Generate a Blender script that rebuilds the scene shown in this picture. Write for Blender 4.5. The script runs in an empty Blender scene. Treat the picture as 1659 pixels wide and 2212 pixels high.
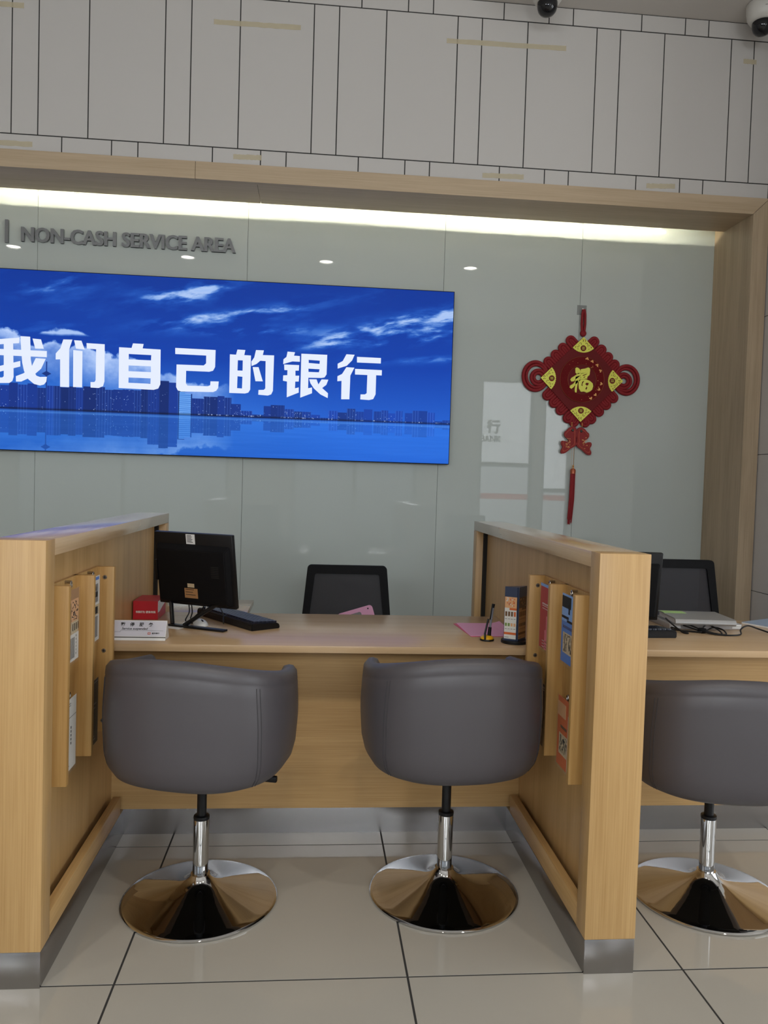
import bpy, bmesh, math, random
import numpy as np
from mathutils import Vector, Matrix

SC = bpy.context.scene
COL = SC.collection
random.seed(7)

# ------------------------------------------------------------------ camera
CP = (0.50522, -2.11357, 1.37937)
YAW, PITCH, ROLL, FPX = 0.08927, -0.03807, -0.03031, 1685.97
fw = Vector((math.sin(YAW) * math.cos(PITCH), math.cos(YAW) * math.cos(PITCH), math.sin(PITCH)))
r0 = Vector((math.cos(YAW), -math.sin(YAW), 0))
u0 = r0.cross(fw)
rt = math.cos(ROLL) * r0 - math.sin(ROLL) * u0
up = math.sin(ROLL) * r0 + math.cos(ROLL) * u0
cd = bpy.data.cameras.new('camera')
cd.sensor_fit = 'VERTICAL'
cd.sensor_height = 36.0
cd.lens = 36.0 * FPX / 2212.0
cd.clip_start = 0.05
cam = bpy.data.objects.new('camera', cd)
COL.objects.link(cam)
mw = Matrix((rt, up, -fw)).transposed().to_4x4()
mw.translation = Vector(CP)
cam.matrix_world = mw
SC.camera = cam

# ------------------------------------------------------------------ view, world, daylight
SC.view_settings.view_transform = 'Standard'
SC.view_settings.look = 'None'
SC.view_settings.gamma = 1.0
SC.view_settings.exposure = 0.2
SC.view_settings.use_curve_mapping = False

wd = bpy.data.worlds.new('sky')
SC.world = wd
wd.use_nodes = True
wn, wl = wd.node_tree.nodes, wd.node_tree.links
wn.clear()
wo = wn.new('ShaderNodeOutputWorld')
wb = wn.new('ShaderNodeBackground')
wt = wn.new('ShaderNodeTexCoord')
wx = wn.new('ShaderNodeSeparateXYZ')
wr = wn.new('ShaderNodeValToRGB')
wr.color_ramp.elements[0].position = 0.46
wr.color_ramp.elements[0].color = (0.10, 0.105, 0.10, 1)
wr.color_ramp.elements[1].position = 0.56
wr.color_ramp.elements[1].color = (0.75, 0.86, 1.0, 1)
wm = wn.new('ShaderNodeMath'); wm.operation = 'MULTIPLY_ADD'
wm.inputs[1].default_value = 0.5; wm.inputs[2].default_value = 0.5
wl.new(wt.outputs['Generated'], wx.inputs[0])
wl.new(wx.outputs['Z'], wm.inputs[0])
wl.new(wm.outputs[0], wr.inputs[0])
wl.new(wr.outputs[0], wb.inputs[0])
wl.new(wb.outputs[0], wo.inputs[0])
wb.inputs[1].default_value = 1.0


def area(name, x0, x1, z0, z1, y, power, color):
    """daylight entering through one glazed opening of the street front"""
    l = bpy.data.lights.new(name, 'AREA')
    l.shape = 'RECTANGLE'
    l.size, l.size_y = x1 - x0, z1 - z0
    l.energy = power
    l.color = color
    o = bpy.data.objects.new(name, l)
    COL.objects.link(o)
    o.location = ((x0 + x1) / 2, y, (z0 + z1) / 2)
    o.rotation_euler = (math.radians(90), 0, 0)
    return o


DAY = (0.93, 0.97, 1.0)
area('daylight_entrance', 3.42, 4.40, 1.80, 3.30, -6.12, 19, DAY)
area('daylight_entrance_low', 3.42, 4.40, 0.25, 1.72, -6.12, 6.0, DAY)
area('daylight_side_low', 4.58, 5.10, 0.25, 1.28, -6.12, 2.4, DAY)
area('daylight_side', 4.58, 5.10, 1.36, 3.30, -6.12, 14, DAY)
area('daylight_middle', 0.10, 2.30, 2.20, 3.30, -6.12, 125, DAY)
area('daylight_left', -4.60, -1.00, 2.20, 3.30, -6.12, 145, DAY)
big = area('daylight_right', -5.40, 0.40, 0.30, 3.30, 0, 170, DAY)
big.location = (7.12, -2.5, 1.8)
big.rotation_euler = (math.radians(90), 0, math.radians(90))

# ------------------------------------------------------------------ materials
def lin(c):
    c = c / 255.0
    return c / 12.92 if c <= 0.04045 else ((c + 0.055) / 1.055) ** 2.4


def srgb(r, g, b):
    return (lin(r), lin(g), lin(b), 1.0)


MATS = {}


def mat(name, col, rough=0.5, metal=0.0, spec=0.5, coat=0.0, bump=0.0, bscale=200.0, var=0.0):
    """principled material with a little procedural colour mottling / bump"""
    if name in MATS:
        return MATS[name]
    m = bpy.data.materials.new(name)
    m.use_nodes = True
    n, l = m.node_tree.nodes, m.node_tree.links
    p = n['Principled BSDF']
    c = col if len(col) == 4 else (*col, 1.0)
    p.inputs['Base Color'].default_value = c
    p.inputs['Roughness'].default_value = rough
    p.inputs['Metallic'].default_value = metal
    p.inputs['Specular IOR Level'].default_value = spec
    p.inputs['Coat Weight'].default_value = coat
    p.inputs['Coat Roughness'].default_value = 0.08
    t = n.new('ShaderNodeTexCoord')
    nz = n.new('ShaderNodeTexNoise')
    nz.inputs['Scale'].default_value = bscale
    nz.inputs['Detail'].default_value = 3
    l.new(t.outputs['Object'], nz.inputs['Vector'])
    if var > 0:
        mx = n.new('ShaderNodeMixRGB')
        mx.inputs[1].default_value = (c[0] * (1 - var), c[1] * (1 - var), c[2] * (1 - var), 1)
        mx.inputs[2].default_value = (min(1, c[0] * (1 + var)), min(1, c[1] * (1 + var)), min(1, c[2] * (1 + var)), 1)
        l.new(nz.outputs[0], mx.inputs[0])
        l.new(mx.outputs[0], p.inputs['Base Color'])
    if bump > 0:
        b = n.new('ShaderNodeBump')
        b.inputs['Strength'].default_value = bump
        b.inputs['Distance'].default_value = 0.002
        l.new(nz.outputs[0], b.inputs['Height'])
        l.new(b.outputs[0], p.inputs['Normal'])
    MATS[name] = m
    return m


def wood(name, light, dark, axis, rough=0.38, fine=1.0, spec=0.5):
    """veneer: fine pores and soft bands stretched along one axis"""
    if name in MATS:
        return MATS[name]
    m = bpy.data.materials.new(name)
    m.use_nodes = True
    n, l = m.node_tree.nodes, m.node_tree.links
    p = n['Principled BSDF']
    t = n.new('ShaderNodeTexCoord')
    def stretched(across, along):
        mp = n.new('ShaderNodeMapping')
        s = [across, across, across]
        s['xyz'.index(axis)] = along
        mp.inputs['Scale'].default_value = s
        l.new(t.outputs['Object'], mp.inputs['Vector'])
        z = n.new('ShaderNodeTexNoise')
        z.inputs['Scale'].default_value = 1.0
        z.inputs['Detail'].default_value = 5
        z.inputs['Roughness'].default_value = 0.6
        l.new(mp.outputs[0], z.inputs['Vector'])
        return z
    a = stretched(14, 0.7)
    b = stretched(240 * fine, 3.0)
    mm = n.new('ShaderNodeMath'); mm.operation = 'MULTIPLY_ADD'
    mm.inputs[1].default_value = 0.55
    m2 = n.new('ShaderNodeMath'); m2.operation = 'MULTIPLY'
    m2.inputs[1].default_value = 0.45
    l.new(b.outputs[0], m2.inputs[0])
    l.new(a.outputs[0], mm.inputs[0])
    l.new(m2.outputs[0], mm.inputs[2])
    r = n.new('ShaderNodeValToRGB')
    r.color_ramp.elements[0].position = 0.36
    r.color_ramp.elements[0].color = dark
    r.color_ramp.elements[1].position = 0.60
    r.color_ramp.elements[1].color = light
    l.new(mm.outputs[0], r.inputs[0])
    l.new(r.outputs[0], p.inputs['Base Color'])
    p.inputs['Roughness'].default_value = rough
    p.inputs['Specular IOR Level'].default_value = spec
    MATS[name] = m
    return m


def emit(name, col, strength):
    if name in MATS:
        return MATS[name]
    m = bpy.data.materials.new(name)
    m.use_nodes = True
    n, l = m.node_tree.nodes, m.node_tree.links
    p = n['Principled BSDF']
    p.inputs['Base Color'].default_value = (0.02, 0.02, 0.02, 1)
    p.inputs['Emission Color'].default_value = col
    p.inputs['Emission Strength'].default_value = strength
    MATS[name] = m
    return m


def seethrough(name, col, alpha, rough=0.1):
    """clear sheet or fine mesh: part transparent, part coloured gloss"""
    if name in MATS:
        return MATS[name]
    m = bpy.data.materials.new(name)
    m.use_nodes = True
    p = m.node_tree.nodes['Principled BSDF']
    p.inputs['Base Color'].default_value = col
    p.inputs['Roughness'].default_value = rough
    p.inputs['Alpha'].default_value = alpha
    MATS[name] = m
    return m


WL, WDK = (0.600, 0.382, 0.165, 1), (0.455, 0.268, 0.098, 1)
wood_v = wood('oak_veneer_upright', WL, WDK, 'z')
wood_x = wood('oak_veneer_across', WL, WDK, 'x')
wood_y = wood('oak_veneer_lengthwise', WL, WDK, 'y')
top_x = wood('oak_top_across', (0.62, 0.43, 0.25, 1), (0.55, 0.37, 0.20, 1), 'x', 0.25)
top_y = wood('oak_top_lengthwise', (0.62, 0.43, 0.25, 1), (0.55, 0.37, 0.20, 1), 'y', 0.22, spec=1.0)
for tm in (top_y,):
    tm.node_tree.nodes['Principled BSDF'].inputs['Coat Weight'].default_value = 0.8
    tm.node_tree.nodes['Principled BSDF'].inputs['Coat Roughness'].default_value = 0.2
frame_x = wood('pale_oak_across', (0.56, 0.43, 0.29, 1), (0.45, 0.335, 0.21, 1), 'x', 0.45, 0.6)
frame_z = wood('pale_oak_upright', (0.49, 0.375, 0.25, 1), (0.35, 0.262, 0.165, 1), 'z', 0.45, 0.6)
pine_v = wood('pine_upright', (0.58, 0.35, 0.125, 1), (0.44, 0.235, 0.065, 1), 'z', 0.45, 0.5)
m_tile = mat('wall_tile', (0.60, 0.575, 0.55), 0.34, spec=0.4, var=0.02, bscale=2.0)
m_grout = mat('dark_grout', (0.035, 0.034, 0.033), 0.9)
m_floor = mat('polished_floor_tile', (0.43, 0.405, 0.355), 0.05, spec=0.5, var=0.03, bscale=3.0)
m_ceil = mat('ceiling_paint', (0.62, 0.585, 0.55), 0.8)
m_wallp = mat('wall_paint', (0.55, 0.53, 0.50), 0.7)
m_glasswall = mat('back_painted_glass', (0.50, 0.545, 0.515), 0.015, spec=0.55)
m_steel = mat('brushed_steel', (0.36, 0.35, 0.35), 0.27, metal=1.0)
m_chrome = mat('chrome', (0.62, 0.62, 0.62), 0.03, metal=1.0)
m_leather = mat('grey_leatherette', (0.084, 0.077, 0.085), 0.42, bump=0.08, bscale=900)
m_stitch = mat('dark_thread', (0.05, 0.047, 0.052), 0.7)
m_black = mat('black_plastic', (0.008, 0.008, 0.009), 0.35, spec=0.3)
m_blackm = mat('matt_black_plastic', (0.006, 0.006, 0.007), 0.6, spec=0.15)
m_under_shade = mat('black_underside_and_shade', (0.008, 0.008, 0.008), 0.9)
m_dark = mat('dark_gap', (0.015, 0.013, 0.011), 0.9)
m_white = mat('white_plastic', (0.78, 0.78, 0.77), 0.35)
m_paper = mat('white_paper', (0.80, 0.79, 0.77), 0.7)
m_pink = mat('pink_paper', (0.80, 0.39, 0.58), 0.7)

# ------------------------------------------------------------------ geometry helpers
def box(bm, x0, x1, y0, y1, z0, z1, bev=0.0, mi=0):
    if x0 > x1: x0, x1 = x1, x0
    if y0 > y1: y0, y1 = y1, y0
    if z0 > z1: z0, z1 = z1, z0
    v = [bm.verts.new(c) for c in ((x0, y0, z0), (x1, y0, z0), (x1, y1, z0), (x0, y1, z0),
                                    (x0, y0, z1), (x1, y0, z1), (x1, y1, z1), (x0, y1, z1))]
    fs = [bm.faces.new([v[i] for i in q]) for q in
          ((3, 2, 1, 0), (4, 5, 6, 7), (0, 1, 5, 4), (1, 2, 6, 5), (2, 3, 7, 6), (3, 0, 4, 7))]
    for f in fs: f.material_index = mi
    if bev > 0:
        es = list({e for f in fs for e in f.edges})
        r = bmesh.ops.bevel(bm, geom=es, offset=bev, segments=2, profile=0.5, affect='EDGES')
        for f in r['faces']: f.material_index = mi
    return bm


def tube(bm, pts, rad, seg=10, closed=False, mi=0, cap=True):
    pts = [Vector(p) for p in pts]
    n = len(pts)
    rads = rad if isinstance(rad, (list, tuple)) else [rad] * n
    tang = []
    for i in range(n):
        a = pts[(i - 1) % n] if (closed or i > 0) else pts[i]
        b = pts[(i + 1) % n] if (closed or i < n - 1) else pts[i]
        d = (b - a)
        tang.append(d.normalized() if d.length > 1e-9 else Vector((0, 0, 1)))
    ref = Vector((0, 0, 1)) if abs(tang[0].z) < 0.9 else Vector((0, 1, 0))
    nrm = (ref - tang[0] * ref.dot(tang[0])).normalized()
    rings = []
    for i in range(n):
        nrm = (nrm - tang[i] * nrm.dot(tang[i])).normalized()
        bi = tang[i].cross(nrm)
        rings.append([bm.verts.new(pts[i] + (nrm * math.cos(2 * math.pi * k / seg) + bi * math.sin(2 * math.pi * k / seg)) * rads[i]) for k in range(seg)])
    for i in range(n if closed else n - 1):
        a, b = rings[i], rings[(i + 1) % n]
        for k in range(seg):
            f = bm.faces.new((a[k], a[(k + 1) % seg], b[(k + 1) % seg], b[k])); f.material_index = mi
    if cap and not closed:
        bm.faces.new(list(reversed(rings[0]))).material_index = mi
        bm.faces.new(rings[-1]).material_index = mi
    return bm


def lathe(bm, prof, seg=48, c=(0, 0, 0), mi=0):
    rings = []
    for r, z in prof:
        if r < 1e-6:
            rings.append([bm.verts.new((c[0], c[1], c[2] + z))])
        else:
            rings.append([bm.verts.new((c[0] + r * math.cos(2 * math.pi * k / seg), c[1] + r * math.sin(2 * math.pi * k / seg), c[2] + z)) for k in range(seg)])
    for a, b in zip(rings, rings[1:]):
        for k in range(seg):
            k2 = (k + 1) % seg
            if len(a) == 1 and len(b) == 1: continue
            if len(a) == 1: f = bm.faces.new((a[0], b[k2], b[k]))
            elif len(b) == 1: f = bm.faces.new((a[k], a[k2], b[0]))
            else: f = bm.faces.new((a[k], a[k2], b[k2], b[k]))
            f.material_index = mi
    return bm


def prism(bm, poly, d, to3, mi=0):
    """extrude a 2D polygon by d; to3(u, v, w) places a point"""
    a = [bm.verts.new(to3(u, v, 0)) for u, v in poly]
    b = [bm.verts.new(to3(u, v, d)) for u, v in poly]
    n = len(poly)
    bm.faces.new(list(reversed(a))).material_index = mi
    bm.faces.new(b).material_index = mi
    for i in range(n):
        bm.faces.new((a[i], a[(i + 1) % n], b[(i + 1) % n], b[i])).material_index = mi
    return bm


def obj(name, bm, mats, parent=None, loc=None, rot=None, smooth=35, recalc=True):
    if recalc:
        bmesh.ops.recalc_face_normals(bm, faces=bm.faces[:])
    me = bpy.data.meshes.new(name)
    bm.to_mesh(me); bm.free()
    for m in (mats if isinstance(mats, (list, tuple)) else [mats]):
        me.materials.append(m)
    if smooth:
        me.shade_smooth()
        me.set_sharp_from_angle(angle=math.radians(smooth))
    o = bpy.data.objects.new(name, me)
    COL.objects.link(o)
    if parent: o.parent = parent
    if loc: o.location = loc
    if rot: o.rotation_euler = rot
    return o


def tag(o, label, cat, group=None):
    o['label'] = label; o['category'] = cat
    if group: o['group'] = group
    return o


def thing(name, label, cat, loc=(0, 0, 0), rz=0.0, group=None):
    o = bpy.data.objects.new(name, None)
    o.empty_display_size = 0.05
    COL.objects.link(o)
    o.location = loc; o.rotation_euler = (0, 0, rz)
    return tag(o, label, cat, group)


def struct(name, bm, mats, smooth=35):
    o = obj(name, bm, mats, smooth=smooth)
    o['kind'] = 'structure'
    return o


def copy_tree(o, parent=None):
    c = o.copy(); COL.objects.link(c)
    if parent: c.parent = parent
    for ch in list(o.children):
        copy_tree(ch, c)
    return c


def curve_mesh(bm, loops, depth, place, mi=0):
    """fill 2D outlines (holes allowed), give them depth, place them in 3D"""
    cu = bpy.data.curves.new('outline', 'CURVE')
    cu.dimensions = '2D'; cu.fill_mode = 'BOTH'; cu.extrude = depth / 2
    for lp in loops:
        s = cu.splines.new('POLY'); s.points.add(len(lp) - 1)
        for p, (u, v) in zip(s.points, lp): p.co = (u, v, 0, 1)
        s.use_cyclic_u = True
    _merge(bm, cu, place, mi)


def text_mesh(bm, body, size, place, depth=0.001, bold=0.0, shear=0.0, width=1.0, spacing=1.0, align='LEFT', mi=0):
    cu = bpy.data.curves.new('lettering', 'FONT')
    cu.body = body; cu.size = size; cu.extrude = depth / 2; cu.offset = bold
    cu.shear = shear; cu.space_character = spacing; cu.align_x = align; cu.resolution_u = 3
    _merge(bm, cu, lambda u, v, w: place(u * width, v, w), mi)


def _merge(bm, cu, place, mi):
    o = bpy.data.objects.new('tmp', cu); COL.objects.link(o)
    dg = bpy.context.evaluated_depsgraph_get()
    me = bpy.data.meshes.new_from_object(o.evaluated_get(dg))
    vs = [bm.verts.new(place(*v.co)) for v in me.vertices]
    for p in me.polygons:
        try: bm.faces.new([vs[i] for i in p.vertices]).material_index = mi
        except ValueError: pass
    bpy.data.objects.remove(o); bpy.data.curves.remove(cu); bpy.data.meshes.remove(me)


def text_width(body, size, spacing=1.0):
    cu = bpy.data.curves.new('w', 'FONT'); cu.body = body; cu.size = size; cu.space_character = spacing
    o = bpy.data.objects.new('tmp', cu); COL.objects.link(o)
    bpy.context.view_layer.update()
    w = o.dimensions.x
    bpy.data.objects.remove(o); bpy.data.curves.remove(cu)
    return w


B = bmesh.new

# ================================================================== SETTING
# floor: 0.8 m polished tiles with thin dark joints
bm = B()
box(bm, -6.0, 7.0, -6.0, 2.9, -0.06, -0.0012, mi=1)
for i in range(-8, 9):
    for j in range(-8, 4):
        x0, x1 = max(-6.0, i * 0.8 + 0.0032), min(7.0, (i + 1) * 0.8 - 0.0032)
        y0, y1 = max(-6.0, j * 0.8 + 0.0032), min(2.9, (j + 1) * 0.8 - 0.0032)
        if x1 - x0 > 0.02 and y1 - y0 > 0.02:
            box(bm, x0, x1, y0, y1, -0.0012, 0.0)
struct('floor', bm, [m_floor, m_grout], smooth=0)

# ceiling
CZ = 4.15
bm = B(); box(bm, -6.0, 7.0, -6.0, 2.9, CZ, CZ + 0.1)
struct('ceiling', bm, m_ceil, smooth=0)

# upper wall of pale tiles above the oak portal
WY = 2.40
def tile_rows(bm, rows, x0, x1, place):
    for z0, z1, start, widths in rows:
        edges = [start]
        while edges[0] > x0:
            for w in reversed(widths): edges.insert(0, edges[0] - w)
        while edges[-1] < x1:
            for w in widths: edges.append(edges[-1] + w)
        for a, b in zip(edges, edges[1:]):
            a, b = max(a, x0) + 0.0032, min(b, x1) - 0.0032
            if b - a > 0.01: place(a, b, z0 + 0.0032, z1 - 0.0032)

bm = B()
box(bm, -6.0, 3.162, WY + 0.0015, WY + 0.14, 3.13, CZ, mi=1)
tile_rows(bm, [(3.135, 3.224, 0.294, (0.4075, 0.267, 0.1425)),
               (3.224, 4.051, 0.023, (0.4090, 0.1410, 0.2670)),
               (4.051, 4.149, 0.288, (0.4090, 0.2650, 0.1430))], -6.0, 3.160,
          lambda a, b, c, d: box(bm, a, b, WY, WY + 0.0015, c, d))
struct('wall_upper', bm, [m_tile, m_grout], smooth=0)

# tiled return wall on the right, in front of the portal
RX = 3.165
bm = B()
box(bm, RX + 0.004, RX + 0.15, 1.45, 2.9, 0, CZ, mi=1)
zs = [0.0, 0.79, 1.614, 2.441, 3.258, 4.05, CZ]
for z0, z1 in zip(zs, zs[1:]):
    box(bm, RX, RX + 0.006, 1.45, 2.398, z0 + 0.002, z1 - 0.002)
struct('wall_right', bm, [m_tile, m_grout], smooth=0)
bm = B(); box(bm, RX + 0.15, 7.0, 1.45, 1.6, 0, CZ)
struct('wall_right_side', bm, m_wallp, smooth=0)
bm = B(); box(bm, -6.15, -6.0, -6.0, 2.9, 0, CZ)
struct('wall_left', bm, m_wallp, smooth=0)

# back wall: panels of back painted glass
GY = 2.84
bm = B()
box(bm, -6.0, 3.162, GY + 0.008, GY + 0.06, 0, CZ, mi=1)
gx = [-6.0, -4.91, -3.675, -2.44, -1.205, 0.052, 1.285, 2.177, 3.075]
for a, b in zip(gx, gx[1:]):
    box(bm, a + 0.001, b - 0.001, GY, GY + 0.01, 0.0, 3.4)
struct('wall_back', bm, [m_glasswall, mat('panel_joint', (0.10, 0.10, 0.09), 0.8)], smooth=0)

# oak portal: header (fascia + soffit) and right post with mitred corner
SB = 2.725          # back edge of the soffit
bm = B()
g = 0.0012
for a, b in ((-6.0, -3.4), (-3.4, -0.206), (-0.206, None)):
    if b is not None:
        box(bm, a + g, b - g, WY - 0.012, WY + 0.02, 3.040, 3.136)
    else:
        prism(bm, [(a + g, 3.040), (3.058, 3.040), (3.156, 3.136), (a + g, 3.136)], 0.032, lambda u, v, w: (u, WY - 0.012 + w, v))
for a, b in ((-6.0, -3.1), (-3.1, 0.135), (0.135, None)):
    if b is not None:
        box(bm, a + g, b - g, WY + 0.0205, SB, 3.041, 3.058)
    else:
        box(bm, a + g, 3.060, WY + 0.0205, SB, 3.041, 3.058)
box(bm, -6.0, 3.06, WY + 0.03, 2.50, 3.06, 3.13, mi=1)
box(bm, -6.0, 3.06, 2.545, GY - 0.002, 3.30, 3.32, mi=2)
struct('trim_1', bm, [frame_x, m_dark, m_white], smooth=0)
bm = B()
prism(bm, [(3.061, 0.0), (3.159, 0.0), (3.159, 3.136), (3.061, 3.040)], 0.032, lambda u, v, w: (u, WY - 0.012 + w, v))
box(bm, 3.061, 3.077, WY + 0.0205, GY - 0.002, 0, 3.14)
box(bm, 3.079, 3.159, WY + 0.0205, GY - 0.002, 0, 3.13, mi=1)
struct('trim_2', bm, [frame_z, m_dark], smooth=0)

# street front behind the camera: piers, lintel, glazing
FY = -6.0
opens = [(-4.60, -1.00), (0.10, 2.30), (3.42, 4.40), (4.58, 5.10)]
bm = B()
xs = [-6.0] + [v for o in opens for v in o] + [7.0]
for a, b in zip(xs[0::2], xs[1::2]): box(bm, a, b, FY - 0.2, FY, 0, 3.30)
box(bm, -6.0, 7.0, FY - 0.2, FY, 3.30, CZ)
struct('wall_front', bm, m_wallp, smooth=0)
bm = B()
box(bm, 7.0, 7.2, -6.0, -5.4, 0, 3.3); box(bm, 7.0, 7.2, 0.4, 1.6, 0, 3.3)
box(bm, 7.0, 7.2, -6.0, 1.6, 3.3, CZ); box(bm, 7.0, 7.2, -5.4, 0.4, 0, 0.3)
struct('wall_far_right', bm, m_wallp, smooth=0)
m_pane = seethrough('window_glass', (0.9, 0.95, 0.95, 1), 0.06, 0.0)
m_film = seethrough('frosted_film', (0.85, 0.87, 0.88, 1), 0.22, 0.4)
m_alu = mat('dark_aluminium', (0.12, 0.12, 0.12), 0.4, metal=0.6)
m_band = bpy.data.materials.new('orange_safety_band'); m_band.use_nodes = True
_n, _l = m_band.node_tree.nodes, m_band.node_tree.links
_t = _n.new('ShaderNodeBsdfTranslucent'); _t.inputs[0].default_value = (0.9, 0.22, 0.12, 1)
_l.new(_t.outputs[0], _n['Material Output'].inputs[0])
for k, (a, b) in enumerate(opens):
    bm = B()
    for x in (a, b - 0.05): box(bm, x, x + 0.05, FY - 0.12, FY - 0.05, 0, 3.30)
    zf = (2.2, 2.2, 1.80, 1.36)[k]
    for z in (0.0, zf - 0.06, 3.24): box(bm, a + 0.05, b - 0.05, FY - 0.12, FY - 0.05, z, z + 0.06)
    if b - a > 2:
        m_ = (a + b) / 2
        box(bm, m_ - 0.03, m_ + 0.03, FY - 0.12, FY - 0.05, 0.06, 3.24)
    w = struct('window_%d' % (k + 1), bm, m_alu, smooth=0)
    bm = B(); box(bm, a + 0.05, b - 0.05, FY - 0.088, FY - 0.082, 0.06, 3.24)
    obj('window_pane', bm, m_pane, w, smooth=0)
    bm = B(); box(bm, a + 0.05, b - 0.05, FY - 0.080, FY - 0.078, zf, 3.24)
    obj('window_film', bm, m_film, w, smooth=0)
    if k >= 2:
        bm = B(); box(bm, a + 0.05, b - 0.05, FY - 0.080, FY - 0.078, 1.14, 1.24)
        obj('safety_band', bm, m_band, w, smooth=0)
    if k == 2:
        # sign letters stuck on the street side of the glass front (they read from outside)
        bm = B()
        for ch, cx in (('盛', 2.55), ('京', 2.88), ('銀', 3.21), ('行', 3.545)):
            text_mesh(bm, ch, 0.25, lambda u, v, d: (cx + u, FY - 0.03 + d, 2.345 + v), 0.004, 0.009)
        for word, x0_, x1_ in (('SHENGJING', 2.52, 3.36), ('BANK', 3.435, 3.795)):
            k_ = (x1_ - x0_) / text_width(word, 0.15)
            text_mesh(bm, word, 0.15, lambda u, v, d: (x0_ + u * k_, FY - 0.03 + d, 2.165 + v), 0.004, 0.006)
        obj('window_lettering', bm, mat('grey_vinyl', (0.06, 0.06, 0.065), 0.6), w, smooth=0)
bm = B()
for y in (-5.4, -3.95, -2.5, -1.05, 0.35): box(bm, 7.05, 7.10, y, y + 0.05, 0.3, 3.3)
for z in (0.3, 3.24): box(bm, 7.05, 7.10, -5.35, 0.35, z, z + 0.06)
w = struct('window_5', bm, m_alu, smooth=0)
bm = B(); box(bm, 7.07, 7.076, -5.35, 0.35, 0.36, 3.24)
obj('window_pane', bm, m_pane, w, smooth=0)

# LED strip standing on the soffit inside the portal, facing the glass
t = thing('led_strip', 'cream glowing LED strip above the wooden header, washing the top of the glass', 'light strip', (-1.5, 2.600, 3.0585))
bm = B(); box(bm, -4.4, 4.34, -0.016, -0.001, 0.0, 0.098); obj('batten', bm, m_white, t, smooth=0)
bm = B(); box(bm, -4.4, 4.34, -0.0008, 0.001, 0.068, 0.088)
obj('light_channel', bm, emit('led_channel_glow', (1.0, 0.93, 0.68, 1), 17.0), t, smooth=0)
bm = B()
x = 0.0
while x < 4.3:
    wob = 0.006 * math.sin(x * 2.3) + 0.003 * math.sin(x * 5.1)
    box(bm, x, x + 0.013, 0.0014, 0.004, 0.072 + wob, 0.083 + wob)
    x += 0.030
d = obj('led_bead', bm, emit('led_bead_glow', (1.0, 0.95, 0.75, 1), 160.0), t, smooth=0)
d['kind'] = 'stuff'

# recessed downlights in the ceiling
LOC = ['downlight in the ceiling reflected left of the wall lettering', 'downlight in the ceiling reflected under the wall lettering',
       'downlight in the ceiling reflected above the middle of the screen', 'downlight in the ceiling reflected right of the screen']
for k, (x, y) in enumerate([(-3.27, -2.31), (-1.17, -2.36), (0.574, -2.22), (2.407, -2.15)]):
    t = thing('downlight', LOC[k], 'ceiling light', (x, y, CZ), 0, 'ceiling downlights')
    bm = B(); lathe(bm, [(0.085, -0.001), (0.105, -0.001), (0.105, -0.010), (0.085, -0.014), (0.080, -0.004), (0.080, -0.001)], 32)
    obj('trim_ring', bm, m_white, t)
    bm = B(); lathe(bm, [(0.0, -0.003), (0.080, -0.003), (0.080, -0.0005), (0.0, -0.0005)], 32)
    obj('lens', bm, emit('downlight_glow', (1.0, 0.95, 0.86, 1), 28.0), t)
    l = bpy.data.lights.new('downlight_lamp', 'SPOT')
    l.energy = 60; l.color = (1.0, 0.93, 0.82); l.spot_size = math.radians(120); l.spot_blend = 0.6; l.shadow_soft_size = 0.07
    lo = bpy.data.objects.new('downlight_lamp', l); COL.objects.link(lo)
    lo.location = (x, y, CZ - 0.03)

# ================================================================== COUNTER
P0, P1, PH, PK = -0.01, 1.715, 1.200, 0.100      # partition front, back, height, kick height
PD = 0.048
def partition(x0, x1, label):
    t = thing('counter_partition', label, 'partition', ((x0 + x1) / 2, P0, 0), 0, 'counter partitions')
    h = (x1 - x0) / 2; L = P1 - P0; d = PD
    bm = B(); box(bm, -h, h, 0, 0.072, PK, PH, 0.0012); obj('front_post', bm, wood_v, t)
    bm = B(); box(bm, -h, h, L - 0.072, L, PK, PH - 0.046, 0.0012); obj('rear_post', bm, wood_v, t)
    bm = B(); box(bm, -h, h, 0.0723, L, PH - 0.0455, PH, 0.0015); obj('top_rail', bm, top_y, t)
    bm = B(); box(bm, -h + d, h - d, 0.0725, L - 0.0725, PK, PH - 0.046); obj('infill_panel', bm, wood_v, t)
    for s in (-1, 1):
        bm = B(); box(bm, s * (h - 0.001), s * (h - 0.028), 0.0725, 0.862, PK + 0.0005, PK + 0.068, 0.0012)
        obj('bottom_rail', bm, wood_y, t)
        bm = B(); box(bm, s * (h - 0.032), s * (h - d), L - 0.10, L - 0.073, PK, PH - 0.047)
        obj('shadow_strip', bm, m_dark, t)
    for s in (-1, 1):
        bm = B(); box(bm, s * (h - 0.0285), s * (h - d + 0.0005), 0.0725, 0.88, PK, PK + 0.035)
        obj('shadow_slot', bm, m_under_shade, t)  # black fill added to paint the shade behind the bottom rail
    bm = B(); box(bm, -h + 0.001, h - 0.001, 0.001, L - 0.001, 0.0, PK - 0.0006, 0.0008); obj('kick_plate', bm, m_steel, t)
    return t
XL0, XL1, XR0, XR1 = -0.338, -0.190, 1.301, 1.449
partition(XL0, XL1, 'light oak veneer counter partition at the left edge, behind the white suspended-service sign')
partition(XR0, XR1, 'light oak veneer counter partition between the middle chair and the right-hand chair')

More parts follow.
